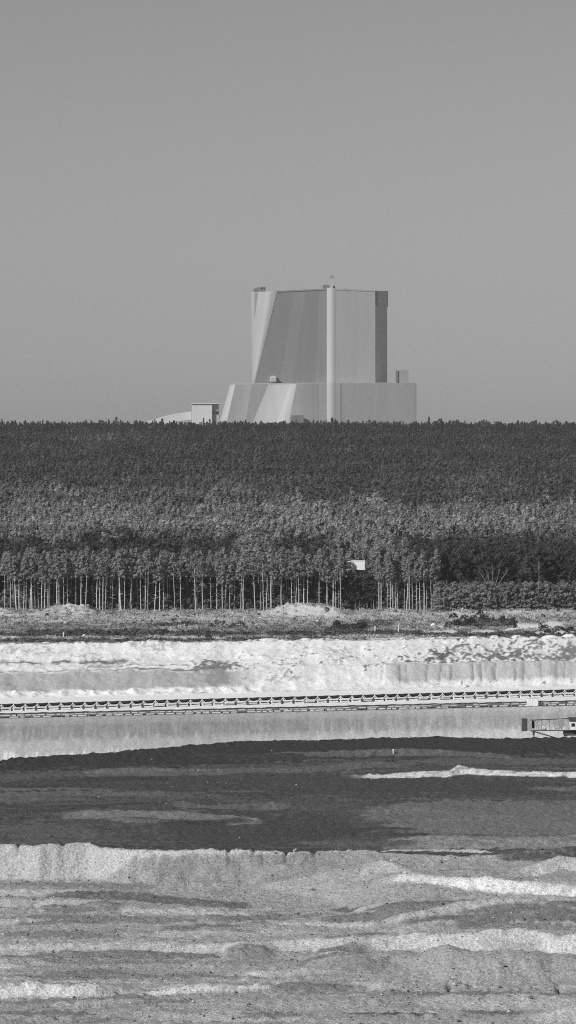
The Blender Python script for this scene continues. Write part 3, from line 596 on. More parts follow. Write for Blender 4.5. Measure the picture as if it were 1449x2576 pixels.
for k in range(150):
    px = random.uniform(-150, 1105) if k > 12 else random.uniform(-260, 0)
    if 860 < px < 948: continue
    pine(px, random.uniform(1203, 1213), k, random.uniform(.86, 1.0), True, 'shaded pine standing a few rows inside the forest edge', 'pines behind the front row')

# ---- dark broad trees behind the edge
dark_crowns = [crown_mesh('dark_crown', 'round', 10.5, 3.6, 5.0, 80, 11, .32, M['dark_leaf'], 500 + k) for k in range(4)]
dark_trunk = trunk_mb(10, .28, .12, 77, 2).mesh('dark_trunk', M['bark_in'])
def tree(name, px, d, H, crowns, cm_h, trunk, label, group, k, wid=1.0):
    x = gx(px, d); t = empty(name, (x, d, float(zwood(d)) if d > 1213 else ground_h(x, d) - .1), random.uniform(0, 6.28)); s = H / cm_h; t.scale = (s * wid, s * wid, s)
    link('trunk', trunk, t); link('crown', crowns[k % len(crowns)], t); tag(t, label, 'tree', group); return t
for k in range(58):
    px = random.choice([random.gauss(90, 70), random.gauss(270, 40), random.gauss(400, 35), random.uniform(-60, 610), random.gauss(790, 40)]); d = random.uniform(1240, 1300)
    big = 1.0 + .10 * math.exp(-((px - 280) / 70) ** 2) + .08 * math.exp(-((px - 400) / 40) ** 2) + .1 * math.exp(-((px - 790) / 50) ** 2)
    tree('dark_broad_tree', px, d, 17.9 * big * random.uniform(.92, 1.04), dark_crowns, 15.5, dark_trunk, 'dark round-crowned tree rising just behind the pale pine crowns', 'dark trees behind the pine row', k)
for k in range(34):
    px = random.uniform(1105, 1560); d = random.uniform(1206, 1245)
    tree('dark_broad_tree', px, d, random.uniform(14, 17.5), dark_crowns, 15.5, dark_trunk, 'dark bushy tree in the wood behind the low thicket on the right', 'dark trees behind the thicket', k)
# gap by the cabin
young_crowns = [crown_mesh('young_crown', 'round', 7.6, 2.1, .3, 60, 11, .26, M['young'], 520 + k) for k in range(5)]
young_trunk = trunk_mb(6, .13, .05, 78, 2).mesh('young_trunk', M['bark_in'])
for k in range(9):
    tree('young_tree', 866 + k * 9.5 + random.uniform(-3, 3), random.uniform(1203, 1206), random.uniform(8.5, 11.5), dark_crowns, 15.5, dark_trunk, 'dark bushy young tree filling the gap below the white cabin', 'young trees in the gap', k, 1.15)
for k in range(10):
    tree('young_tree', random.uniform(862, 948), random.uniform(1212, 1220), random.uniform(13.5, 16), young_crowns, 7.9, young_trunk, 'grey-green tree rising behind the white cabin', 'trees behind the cabin', k, .7)
# low thicket on the right
for k in range(95):
    px = 1108 + (k % 48) * 9.0 + random.uniform(-4, 4); d = 1193 + (k // 48) * 4 + random.uniform(-1.5, 1.5)
    tree('thicket_pine', px, d, random.uniform(7.0, 8.9), young_crowns, 7.9, young_trunk, 'low dense young pine in the thicket at the right forest edge', 'young pines of the right thicket', k, 1.1)

# bare trees on the right
def bare(px, py, d, H, n, spread, label, seed):
    rr = random.Random(seed); x = gx(px, d); t = empty('bare_tree', (x, d, float(zwood(d)))); zt = zof(py, d) - float(zwood(d))
    for k in range(n):
        a = (k - (n - 1) / 2) * spread; p = [(0, 0, 0), (a * .15, .1, zt * .45)]; q = Vector(p[-1]); L_ = zt * .55 * rr.uniform(.7, 1.0)
        for j in range(3):
            q = q + Vector((a * .28 + rr.uniform(-.15, .15), rr.uniform(-.2, .2), L_ / 3)); p.append(tuple(q))
        b = MB().tube(p, [.13, .10, .07, .05, .02], 5)
        for j in range(14):
            i = rr.choice([1, 2, 3]); c = Vector(p[i]).lerp(Vector(p[i + 1]), rr.random()); b.tube([c, c + Vector((rr.uniform(-.9, .9), rr.uniform(-.4, .4), rr.uniform(.5, 1.6)))], [.035, .01], 4)
        b.build('stem' if n > 1 else 'trunk', M['bare'], t)
    tag(t, label, 'tree', None); return t
bare(1240, 1418, 1191.5, 12, 5, 2.2, 'leafless pale shrub-like tree with fanned stems above the right thicket', 1)
bare(1355, 1400, 1191.5, 14, 1, 1.0, 'single bare pale trunk standing above the right thicket', 2)

# ------------------------------------------------------------------ power station beyond the wood
D0 = 4400.0; KS = 1.6
def A3(px, py, dd=0.0): return Vector(at(px, py, D0 + dd * KS))
PYB = 1132   # below the tree tops: foot of the walls
bh = empty('boiler_house', A3(790, PYB, 20)); inv = bh.location
tag(bh, 'huge pale windowless boiler house with folded walls rising behind the forest', 'power station')
def bp(name, polys, thick, mat, parent=bh):
    b = MB()
    for p in polys: b.prism([Vector(q) - inv for q in p], Vector(thick) * KS)
    return b.build(name, M[mat], parent)
def bent(name, TL, BL, TR, BR, bulge, mat, parent=bh, n=10, tail=0.0):
    """sheet between two edges, bent towards the viewer by bulge (m); tail>0 lets it run tangentially into the right edge"""
    V = []; nv = 6
    for i in range(n + 1):
        f = i / n
        for j in range(nv + 1):
            t = j / nv; L_ = TL.lerp(BL, t); R_ = TR.lerp(BR, t); p = L_.lerp(R_, f)
            w = (R_ - L_).length / max((TR - TL).length, (BR - BL).length, 1e-6)
            p.y -= bulge * KS * w * (math.sin(math.pi * f) if tail == 0 else math.sin(math.pi * f ** tail))
            V.append(p - inv)
    Q = [(i*(nv+1)+j, (i+1)*(nv+1)+j, (i+1)*(nv+1)+j+1, i*(nv+1)+j+1) for i in range(n) for j in range(nv)]
    V2 = [Vector((p.x, p.y + 1.5 * KS, p.z)) for p in V]; m = len(V)
    me = np_mesh(name, [tuple(p) for p in V + V2], Q + [tuple(m + k for k in reversed(q)) for q in Q], M[mat], True)
    return link(name, me, parent)
def bsolid(name, pts_front, depth, mat, parent=bh):
    """vertical slab: front polygon pushed back by depth"""
    return bp(name, [pts_front], (0, depth, 0), mat, parent)
# core of the tall block (behind the cladding)
core = bsolid('core', [A3(640, 736, 14), A3(834, 727, 14), A3(942, 731, 14), A3(942, PYB, 14), A3(834, PYB, 14), A3(640, PYB, 14)], 45, 'clad_mid')
# left wall: vertical cladding panels, the wall leans away from its outer corner
def wall_d(px): return 1.5 + 12 * (px - 640) / (835 - 640)
edges = [(695, 637), (716, 668), (745, 703), (768, 735), (789, 768), (803, 795), (826, 826)]
tones = ['clad_shade', 'clad_shade', 'clad_mid', 'clad_shade', 'clad_shade', 'clad_mid']  # the darker tone holds this wall's shade
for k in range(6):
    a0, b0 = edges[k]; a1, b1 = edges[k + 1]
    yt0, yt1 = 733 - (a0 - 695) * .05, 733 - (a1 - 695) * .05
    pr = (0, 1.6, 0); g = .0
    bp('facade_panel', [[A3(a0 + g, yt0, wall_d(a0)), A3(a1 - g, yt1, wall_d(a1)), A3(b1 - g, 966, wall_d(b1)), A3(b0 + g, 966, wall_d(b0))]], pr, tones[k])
# the folded corner: a triangle turned to the left, sunlight put into its lighter colour
bent('folded_corner', A3(632, 735, 26), A3(637, 966, wall_d(637) + .4), A3(697, 733, wall_d(697) - .2), A3(641, 966, wall_d(641) - .1), 7.6, 'clad_wedge_lit')
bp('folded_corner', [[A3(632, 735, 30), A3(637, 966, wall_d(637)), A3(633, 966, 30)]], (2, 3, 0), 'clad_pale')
# right wall and shaded end, its colour raised to offset the shade
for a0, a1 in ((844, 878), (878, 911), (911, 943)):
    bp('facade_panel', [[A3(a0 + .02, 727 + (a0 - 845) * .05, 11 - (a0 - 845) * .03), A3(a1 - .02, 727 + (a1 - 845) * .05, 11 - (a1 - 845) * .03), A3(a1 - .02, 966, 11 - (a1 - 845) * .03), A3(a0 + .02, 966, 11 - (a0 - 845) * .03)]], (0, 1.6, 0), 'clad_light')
bp('end_wall', [[A3(943.5, 732, 8), A3(974, 733, 40), A3(974, 962, 40), A3(943.5, 962, 8)]], (-3, 4, 0), 'clad_side_lift')
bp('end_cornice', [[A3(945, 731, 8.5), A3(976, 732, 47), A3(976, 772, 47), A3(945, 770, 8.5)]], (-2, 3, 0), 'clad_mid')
# stair tower and its mast
bent('stair_tower', A3(822, 724, 12.4), A3(822, 966, 12.4), A3(846, 724, 11.2), A3(846, 966, 11.2), 1.3, 'clad_low')
bent('tower_foot', A3(822, 962, -.9), A3(822, PYB, -.9), A3(846, 962, -1.4), A3(846, PYB, -1.4), 1.1, 'clad_low')
bp('roof_mast', [[A3(830, 696, 14), A3(838, 696, 14), A3(837, 726, 14), A3(831, 726, 14)]], (0, 2.4, 0), 'clad_pale')
b = MB(); p = A3(834, 692, 15) - inv; b.box(p.x - 2.2, p.x + 2.2, p.y - 2, p.y + 2.6, p.z - 3.6, p.z, .3); b.build('mast_head', M['clad_mid'], bh)
def rbox(name, x0, x1, y0, y1, dd, dep, mat, parent=bh, bev=.15):
    a = A3(x0, y1, dd) - inv; c = A3(x1, y0, dd) - inv
    return MB().box(a.x, c.x, a.y, a.y + dep * KS, a.z, c.z, bev * KS).build(name, M[mat], parent)
rbox('roof_plant', 812, 829, 716, 728, 16, 6, 'clad_black'); rbox('roof_plant', 838, 843, 719, 727, 16, 4, 'clad_black')
for x0, x1, y0 in ((638, 646, 725), (646, 652, 722), (653, 662, 723), (663, 668, 725)): rbox('roof_vent', x0, x1, y0, 736, 24, 5, 'clad_black')
rbox('roof_vent', 655, 668, 721, 724, 23, 6, 'clad_black')
for x0, x1, y0 in ((728, 733, 727), (738, 742, 727), (749, 752, 728), (764, 770, 726), (716, 722, 730), (690, 700, 729), (775, 790, 727), (862, 880, 726), (885, 900, 727), (905, 909, 727)): rbox('roof_vent', x0, x1, y0, 734, 24, 4, 'clad_light')
# parapet
bp('parapet', [[A3(696, 731.5, wall_d(695) - .3), A3(826, 725.3, wall_d(826) - .3), A3(826, 728.5, wall_d(826) - .3), A3(696, 734.6, wall_d(695) - .3)]], (0, 1, 0), 'clad_light')
bp('parapet', [[A3(844, 725.6, 10.7), A3(943, 730.4, 7.8), A3(943, 733.6, 7.8), A3(844, 728.8, 10.7)]], (0, 1, 0), 'clad_light')
# lower block in front
low = bp('lower_block', [[A3(588, 967, 0), A3(826, 963, 0), A3(826, PYB, 0), A3(545, PYB, 0)]], (0, 30, 0), 'clad_light')
bent('folded_edge', A3(579, 968, 8), A3(532, PYB, 8), A3(592, 967, -2), A3(554, PYB, -2), 2.6, 'clad_pale')
bent('lower_panel', A3(592, 968, -2), A3(554, PYB, -2), A3(730, 966, -3.4), A3(672, PYB, -3.4), -3.0, 'clad_low')
bent('folded_stripe', A3(730, 966, -3.4), A3(672, PYB, -3.4), A3(746, 965.5, -6.2), A3(712, PYB, -6.2), .8, 'clad_pale')
bent('lower_panel', A3(746, 965.5, -6.2), A3(712, PYB, -6.2), A3(800, 964.5, -.9), A3(800, PYB, -.9), .6, 'clad_pale')
bp('lower_panel', [[A3(800, 965, -.7), A3(826, 964, -.7), A3(826, PYB, -.7), A3(800, PYB, -.7)]], (0, 1.2, 0), 'clad_mid')
bp('roof_edge', [[A3(589, 965, 1), A3(800, 962.5, 1), A3(800, 967, 1), A3(589, 969.5, 1)]], (0, 1, 0), 'clad_low')
bp('right_block', [[A3(842, 963, -1), A3(1047, 963, 4), A3(1047, PYB, 4), A3(842, PYB, -1)]], (0, 30, 0), 'clad_light')
for a0, a1 in ((846, 857),): bp('narrow_panel', [[A3(a0, 964, -1.6), A3(a1, 964, -1.6), A3(a1, PYB, -1.6), A3(a0, PYB, -1.6)]], (0, .5, 0), 'clad_mid')
for a0, a1 in ((858, 905), (905, 952), (952, 999), (999, 1046)):
    bp('lower_panel', [[A3(a0 + .02, 964, -1.5 + (a0 - 842) * .02), A3(a1 - .02, 964, -1.5 + (a1 - 842) * .02), A3(a1 - .02, PYB, -1.5 + (a1 - 842) * .02), A3(a0 + .02, PYB, -1.5 + (a0 - 842) * .02)]], (0, 1, 0), 'clad_light')
rb = rbox('roof_housing', 999, 1027, 930, 963.5, 12, 9, 'clad_mid'); rbox('housing_fin', 995.5, 1001, 931, 961, 11, 5, 'clad_black')
rbox('gate_house', 731, 764, 1044, PYB, -20, 14, 'clad_black'); rbox('roof_tank', 679, 697, 945, 964, 0, 6, 'clad_low', bh, 1.2)

# coal transfer tower and sloping gallery left of it
tt = empty('transfer_tower', A3(512, PYB, 14)); inv = tt.location
tag(tt, 'small white transfer tower with two dark openings left of the boiler house', 'tower')
rbox('wall', 483, 534, 1016, PYB, 14, 14, 'clad_white', tt, .3)
rbox('side_wing', 534.3, 550, 1014, 1034, 17, 10, 'clad_low', tt, .2); rbox('wing_base', 534.3, 551, 1043, PYB, 17, 10, 'clad_pale', tt, .2)
rbox('opening', 534.5, 540.5, 1034.2, 1042.8, 19, 6, 'clad_black', tt, .1); rbox('opening', 543, 550.5, 1034.2, 1042.8, 19, 6, 'clad_black', tt, .1); rbox('pillar', 540.7, 542.8, 1034.2, 1042.8, 18, 6, 'clad_pale', tt, .05)
rbox('roof', 481.5, 551.5, 1013.2, 1015.8, 13, 16, 'clad_white', tt, .1)
cg = empty('conveyor_gallery', A3(430, PYB, 18)); inv = cg.location
tag(cg, 'pale sloping conveyor gallery running down from the transfer tower', 'conveyor gallery')
top = [(330, 1070), (383, 1056), (410, 1047), (440, 1040), (482, 1034.5)]
bp('gallery', [[A3(x, y, 18) for x, y in top] + [A3(x, y + 20, 18) for x, y in reversed(top)]], (0, 8, 0), 'clad_white', cg)
for x in (350, 400, 450): rbox('support', x, x + 4, 1064, PYB, -4, 3, 'clad_mid', cg)

# ------------------------------------------------------------------ white cabin on stilts
inv = Vector((0, 0, 0))
dc = 1208.0; x0, x1 = gx(884, dc), gx(918, dc); xl = gx(872, dc); zt, zb_ = zof(1410, dc), zof(1433.5, dc); zg = Zg + GRADE * dc
cb = empty('raised_cabin', ((x0 + x1) / 2, dc, zg)); tag(cb, 'white box-shaped cabin showing between the pines above the dark gap', 'cabin')
o = Vector(cb.location)
def cbx(name, a, b_, c, d_, e, f, mat, bev=.04): return MB().box(a - o.x, b_ - o.x, c - o.y, d_ - o.y, e - o.z, f - o.z, bev).build(name, M[mat], cb)
cbx('wall', x0, x1, dc, dc + 2.6, zb_, zt - .12, 'white'); cbx('roof', x0 - .12, x1 + .12, dc - .12, dc + 2.8, zt - .1, zt + .05, 'light_steel')
cbx('porch_floor', xl, x0 - .02, dc + .3, dc + 2.2, zb_ + .1, zb_ + .25, 'steel'); cbx('porch_roof', xl + .3, x0 - .14, dc + .1, dc + 2.4, zt - .4, zt - .22, 'white')
cbx('door', x0 - .9, x0 - .03, dc + .35, dc + .45, zb_ + .3, zt - .6, 'dark_steel', .02)  # dark sheet standing for the shade under the porch roof
for xx in (x0 + .2, x1 - .3):
    for yy in (dc + .2, dc + 2.3): cbx('stilt', xx, xx + .12, yy, yy + .12, zg, zb_ - .01, 'steel', .01)

# ------------------------------------------------------------------ belt conveyor on the bench
def line(pL, pR, z):
    dl, dr = dof(pL[1], z), dof(pR[1], z); return Vector((gx(pL[0], dl), dl, z + GRADE * dl)), Vector((gx(pR[0], dr), dr, z + GRADE * dr))
def along(o, u): o.rotation_euler = (0, -math.asin(u.z), math.atan2(u.y, u.x))
a, b_ = line((0, 1788), (1449, 1750), Zb)
ux = (b_ - a).normalized(); ang = math.atan2(ux.y, ux.x)
bc = empty('belt_conveyor', a); along(bc, ux); tag(bc, 'long belt conveyor on pale steel frames along the sandy bench', 'conveyor')
Lc = (b_ - a).length; pitch = Lc / 50.2; n0, n1_ = -7, 58
tp = [(-.62, 1.62), (-.3, 1.20), (.3, 1.20), (.62, 1.62)]
tb = MB()
for k in range(n0 * 4, n1_ * 4):
    for s in range(2):
        pass
prof = [(-.95, 1.42), (-.42, 1.06), (.42, 1.06), (.95, 1.66), (.95, 1.74), (.42, 1.16), (-.42, 1.16), (-.95, 1.52)]
vs = []; fs = []; nseg = (n1_ - n0) * 4 + 1
for i in range(nseg):
    x = (n0 + i / 4) * pitch; sag = -.10 * math.sin(math.pi * (i % 4) / 4)
    for y, z in prof: vs.append((x, y, z + sag))
for i in range(nseg - 1):
    for k in range(8): fs.append((i*8+k, i*8+(k+1)%8, i*8+8+(k+1)%8, i*8+8+k))
MB().add(vs, fs).build('belt', M['rubber'], bc)
MB().box(n0 * pitch, n1_ * pitch, -.55, .55, .42, .47).build('return_belt', M['rubber'], bc)
fr = MB(); w = pitch
fr.box(.14, w - .5, -1.12, -1.02, .66, .96, .02); fr.box(.14, w - .5, 1.02, 1.12, .66, .96, .02)
fr.box(.30, .42, -1.0, 1.0, .80, .92)
frame_me = fr.mesh('conveyor_frame', M['light_steel'])
sk = MB(); sk.box(.05, w - .55, -1.32, -.95, 0, .34, .04); sk.box(.05, w - .55, .95, 1.32, 0, .34, .04); sk.box(.2, .5, -.95, .95, .05, .25)
skid_me = sk.mesh('skid', M['light_steel'])
wg = MB()
for sgn in (-1, 1):
    wg.prism([(.0, sgn * 1.0, .3), (.34, sgn * 1.0, .3), (.26, sgn * 1.12, 1.1), (.20, sgn * 1.06, 1.74), (.06, sgn * 1.06, 1.74), (.0, sgn * 1.1, 1.1)], (0, -sgn * .14, 0))
    wg.tube([(.13, sgn * 1.08, 1.55), (.95, sgn * 1.08, .80)], .09, 5); wg.tube([(.13, sgn * 1.08, 1.55), (-.62, sgn * 1.08, .80)], .09, 5)
wg.box(.12, .22, -1.05, 1.05, .34, .44)
wing_me = wg.mesh('idler_bracket', M['light_steel'])
il = MB(); il.tube([(.13, -.40, 1.03), (.13, .40, 1.03)], .09, 6); il.tube([(.13, -.44, 1.05), (.13, -.88, 1.43)], .09, 6); il.tube([(.13, .44, 1.05), (.13, .88, 1.43)], .09, 6)
idler_me = il.mesh('idler', M['steel'])
jt = MB(); jt.box(w - .56, w + .02, -1.36, -.9, .02, .78, .05)
joint_me = jt.mesh('joint_box', M['dark_steel'])
for k in range(n0, n1_):
    f = link('frame', frame_me, bc, (k * pitch, random.uniform(-.06, .06), random.uniform(-.03, .04))); f.rotation_euler[1] = random.gauss(0, .02)
    for nm, me in (('skid', skid_me), ('idler_bracket', wing_me), ('idler', idler_me)):
        if nm != 'skid' or random.random() < .88: link(nm, me, f)
    if random.random() < .6: link('joint_box', joint_me, f)

# second, low conveyor nearer the edge of the bench
a, b_ = line((0, 1806), (1449, 1772.5), Zb); ux = (b_ - a).normalized(); ang = math.atan2(ux.y, ux.x)
lc = empty('low_conveyor', a); along(lc, ux); tag(lc, 'low dark conveyor line on short pale pontoons at the bench edge', 'conveyor')
Lc = (b_ - a).length
vs = []; fs = []; nseg = 200
for i in range(nseg):
    x = -22 + i * (Lc + 44) / (nseg - 1); dz = .05 * math.sin(i * 1.7) + .04 * math.sin(i * .61)
    for y, z in ((-.15, .92), (1.5, .92), (1.5, 1.06), (-.15, 1.06)): vs.append((x, y, z + dz))
for i in range(nseg - 1):
    for k in range(4): fs.append((i*4+k, i*4+(k+1)%4, i*4+4+(k+1)%4, i*4+4+k))
MB().add(vs, fs).build('belt', M['rubber'], lc)
MB().box(-22, Lc + 22, .3, .9, .05, .12).build('cable_tray', M['dark_steel'], lc)
pont = [MB().box(0, l, -.28, .1, .02, .30, .05).mesh('pontoon', M['light_steel']) for l in (1.0, 1.5, 2.1)]
plat = [MB().box(0, l, -.22, -.12, .50, .76, .02).mesh('side_plate', M['light_steel']) for l in (.9, 1.4, 1.9)]
legm = MB().box(0, .14, -.2, -.08, .0, .95).box(0, .14, 1.2, 1.32, .0, .95).mesh('leg', M['steel'])
x = -20.0
while x < Lc + 20:
    k = random.randrange(3)
    if random.random() < .86: link('pontoon', pont[k], lc, (x, random.uniform(-.1, .1), 0))
    x += (1.0, 1.5, 2.1)[k] + random.uniform(.3, .9)
x = -20.0
while x < Lc + 20:
    k = random.randrange(3)
    if random.random() < .9: link('side_plate', plat[k], lc, (x, 0, random.uniform(-.05, .05)))
    x += (.9, 1.4, 1.9)[k] + random.uniform(.15, .6)
    if random.random() < .7: link('leg', legm, lc, (x - .2, 0, 0))

# white switch cabinet on the line
dz = 1001.2; x0, x1 = gx(1325, dz), gx(1353.5, dz)
sc_ = empty('switch_cabinet', ((x0 + x1) / 2, dz, ground_h((x0 + x1) / 2, dz) - .12)); tag(sc_, 'plain white box cabinet standing at the low conveyor on the right', 'cabinet')
W = (x1 - x0) / 2; MB().box(-W, W, -.7, .7, .12, 2.1, .06).build('housing', M['white'], sc_); MB().box(-W - .08, W + .08, -.78, .78, 2.1, 2.2, .03).build('roof', M['white'], sc_)
MB().box(-W + .1, W - .1, -.6, .6, 0, .12).build('skid', M['steel'], sc_)
for s in (-1, 0): MB().box(s * W + .08, s * W + W - .08, -.73, -.705, .3, 1.95, .01).build('door', M['white'], sc_)

# ------------------------------------------------------------------ lattice machine at the right edge
dm = 958.0
def m3(px, py, dd=0): return Vector(at(px, py, dm + dd))
mb_root = empty('lattice_machine', m3(1400, 1870)); o = Vector(mb_root.location); tag(mb_root, 'grey steel lattice boom with boxed end and drum at right edge above dark spoil', 'mining machine')
def L3(px, py, dd=0): return m3(px, py, dd) - o
def bar(name, p, q, r, mat='steel', n=4): return MB().tube([p, q], r, n).build(name, M[mat], mb_root)
def mbox(name, x0, x1, y0, y1, dd, dep, mat, bev=.05):
    p, q = L3(x0, y1, dd), L3(x1, y0, dd); return MB().box(p.x, q.x, p.y, p.y + dep, p.z, q.z, bev).build(name, M[mat], mb_root)
mbox('counterweight_box', 1313, 1338, 1807, 1838, 0, 3.6, 'steel'); mbox('box_side_plate', 1312, 1325, 1806.5, 1838.5, -.15, .1, 'dark_steel', .02)
for dd in (0, 3.4):
    bar('top_chord', L3(1336, 1811 , dd), L3(1560, 1801, dd), .16, 'dark_steel'); bar('bottom_chord', L3(1336, 1837, dd), L3(1560, 1836, dd), .16, 'dark_steel')
    xsn = [1345, 1362, 1382, 1398, 1412, 1430, 1447, 1466, 1486]
    for k, xx in enumerate(xsn):
        bar('upright', L3(xx, 1810 - (xx - 1336) * .045, dd), L3(xx, 1837, dd), .07)
        if k < len(xsn) - 1:
            y0 = 1810 - (xx - 1336) * .045; bar('diagonal', L3(xx, 1837 if k % 2 else y0, dd), L3(xsn[k + 1], y0 if k % 2 else 1837, dd), .06)
bar('stay', L3(1338, 1838), L3(1400, 1856), .2, 'dark_steel'); bar('stay', L3(1338, 1838, 3.4), L3(1400, 1856, 3.4), .2, 'dark_steel')
mbox('drive_housing', 1350, 1376, 1826, 1835, 1, 1.6, 'light_steel'); mbox('walkway', 1362, 1410, 1829, 1834, .4, .8, 'light_steel', .02); mbox('winch', 1337.5, 1345, 1814, 1832, .6, 2, 'rubber', .1)
mbox('cabin', 1434, 1475, 1816, 1836, -.6, 3, 'white'); mbox('cabin_roof', 1431, 1478, 1806, 1813, -.8, 3.4, 'dark_steel'); mbox('cabin_window', 1437, 1446, 1819, 1827, -.66, .05, 'glass', .01)
for xx in (1420, 1450, 1480): mbox('crawler_leg', xx, xx + 7, 1838, 1880, .6, 2, 'steel')
mbox('undercarriage', 1418, 1500, 1838.5, 1850, .4, 2.8, 'dark_steel')
c = L3(1411, 1818, -.5); b = MB(); vs = []; n = 14
for s in range(2):
    for k in range(n): vs.append((c.x + .85 * math.cos(6.283 * k / n), c.y + s * .5, c.z + 1.15 * math.sin(6.283 * k / n)))
b.add(vs, [tuple(range(n)), tuple(range(2*n-1, n-1, -1))] + [(k, (k+1) % n, n + (k+1) % n, n + k) for k in range(n)]); b.build('drum', M['steel'], mb_root)
for xx in (1340, 1480): mbox('support_leg', xx, xx + 5, 1838, 1905, 1.0, .6, 'steel')

# ------------------------------------------------------------------ heath: grass, shrubs, stakes, stones, sand heaps
tl = bpy.data.collections.new('grass_models')
for k in range(4):
    rng = np.random.default_rng(600 + k); n = 16; C = np.stack([rng.normal(0, .45, n), rng.normal(0, .45, n), rng.uniform(.05, .35, n)], 1)
    V, Q = quads(C, rng.normal(size=(n, 3)) * [1, 1, .5] + [0, -.5, .3], .22, rng); o_ = bpy.data.objects.new('grass_%d' % k, np_mesh('grass_mesh', V, Q, M['grass'])); tl.objects.link(o_)
n = 6500; y = RNG.uniform(1068, 1203, n); x = RNG.uniform(-1, 1, n) * (y * .073 * 1.25 + 4)
Zh, Ah = pit(x[None, :], y[None, :]); Zh, Ah = Zh[0] + GRADE * y, Ah[0]
k = (y > d_lip(x) + 3) & (Ah < .5)
scatter('heath_grass', np.stack([x, y, Zh], 1)[k], RNG.uniform(.6, 1.5, k.sum()), RNG.uniform(0, 6, k.sum()), np.clip(Ah[k] * RNG.uniform(.7, 1.5, k.sum()), .07, .6), RNG.integers(0, 4, k.sum()), tl, 'dry heath grass on the strip between pit rim and forest', 'grass')
shrub_me = [crown_mesh('shrub_foliage', 'round', 1.5, 1.25, -.1, 12, 11, .24, M['shrub'], 700 + k) for k in range(5)]
stem_me = MB().tube([(0, 0, -.2), (.1, 0, .5), (.2, .1, 1.0)], [.06, .04, .02], 5).tube([(0, 0, -.2), (-.2, .1, .8)], [.05, .02], 5).mesh('shrub_stem', M['bark_in'])
def shrub(px, py, s, label, grp, k):
    d = dof(py, Zg); x = gx(px, d); t = empty('heath_shrub', (x, d, ground_h(x, d)), random.uniform(0, 6)); t.scale = (s, s, s * random.uniform(.7, 1.0)); link('foliage', shrub_me[k % 5], t); link('stem', stem_me, t); tag(t, label, 'shrub', grp)
for k in range(30): shrub(random.uniform(1130, 1290), random.gauss(1566, 8), random.uniform(.7, 1.3), 'dark heath shrub in the broad thicket right of centre on the heath', 'shrubs right of centre', k)
for k in range(16): shrub(random.uniform(845, 920), random.gauss(1580, 6), random.uniform(.7, 1.3), 'dark heath shrub in the clump above the middle of the rim', 'shrubs above the middle rim', k)
for k in range(16): shrub(random.uniform(1350, 1440), random.gauss(1586, 4), random.uniform(.6, 1.1), 'dark heath shrub among the white sand patches at the right', 'shrubs in the right sand', k)
for k in range(60): shrub(random.uniform(-20, 860), random.gauss(1596, 3.5), random.uniform(.35, .8), 'small dark shrub in the strip along the track behind the rim', 'shrubs along the track', k)
for k in range(10): shrub(random.uniform(500, 620), random.gauss(1572, 5), random.uniform(.5, .9), 'dark heath shrub beside the small white sand patch left of centre', 'shrubs by the left sand patch', k)
for k in range(60): shrub(random.uniform(0, 1449), random.gauss(1560, 12), random.uniform(.3, .6), 'scattered low shrub on the open heath', 'scattered heath shrubs', k)
for k in range(14): shrub(random.choice([random.gauss(160, 30), random.gauss(760, 35)]), 1536, random.uniform(.4, .7), 'low shrub growing on a grassy mound before the pines', 'shrubs on the mounds', k)

def stake(px, py, h, lean, label):
    d = dof(py, Zg); x = gx(px, d); t = empty('marker_stake', (x, d, ground_h(x, d) - .05)); t.rotation_euler[1] = lean
    MB().box(-.11, .11, -.09, .09, 0, h, .03).build('post', M['white'], t); MB().box(-.2, .2, -.13, .05, h - .3, h + .1, .04).build('cap', M['white'], t); tag(t, label, 'stake')
stake(943, 1592, 1.7, .02, 'white marker stake left of the pair above the middle of the pit rim'); stake(1003, 1590, 2.0, -.06, 'taller leaning white marker stake, right of the pair above the pit rim')
stake(636, 1522, 1.5, .05, 'white stake in front of the pine trunks left of the big mound'); stake(160, 1601, 1.2, .0, 'thin white stake beside the dark track at the far left')
stake(611, 1563, .9, .2, 'short white stake on open heath left of centre'); stake(655, 1560, .9, -.3, 'tilted short white stake above the left sand patch')
stake(797, 1566, .8, .1, 'short white stake on heath above the centre'); stake(1163, 1545, .7, .0, 'tiny white stake near the right thicket foot')
d = dof(1885, -89.8); x = gx(989, d); t = empty('marker_stake', (x, d, near_h(x, d) - .1)); MB().box(-.1, .1, -.08, .08, 0, 1.1, .03).build('post', M['light_steel'], t); MB().box(-.2, .2, -.1, .1, .9, 1.3, .05).build('cap', M['light_steel'], t)
tag(t, 'lone small marker post on the dark spoil below the bench', 'stake')

def lump(name, x, d, z, rx, ry, h, mat, seed, label, cat, grp=None, sharp=.35):
    rng = np.random.default_rng(seed); nu, nv = 16, 7; V = []
    for j in range(nv):
        f = j / (nv - 1)
        for i in range(nu):
            a = 6.2832 * i / nu; r = math.cos(f * 1.5708) ** .8 if j < nv - 1 else 0.0
            w = 1 + sharp * float(pn(math.cos(a) * 1.7 + seed, math.sin(a) * 1.7 + f * 2, seed % 7))
            V.append((rx * r * w * math.cos(a), ry * r * w * math.sin(a), -h * .25 + h * 1.25 * math.sin(f * 1.5708) * (1 + sharp * .6 * float(pn(math.cos(a) * 2.2, math.sin(a) * 2.2 + seed, 3)) * (r > 0))))
    Q = [(j*nu+i, j*nu+(i+1) % nu, (j+1)*nu+(i+1) % nu, (j+1)*nu+i) for j in range(nv - 1) for i in range(nu)]
    o_ = link(name, np_mesh(name, V, Q, M[mat], True), None, (x, d, z)); return tag(o_, label, cat, grp)
def heap(px, py, w, h, label, seed):
    d = dof(py, Zg)
    for _ in range(3): d = float(d_lip(np.array(gx(px, d)))) + 2.5 if py > 1560 else d
    x = gx(px, d); lump('sand_heap', x, d, ground_h(x, d) - .1, w / 2 / F * d, w / 3.2 / F * d, .62 * h / F * d, 'sandpile', seed, label, 'sand heap')
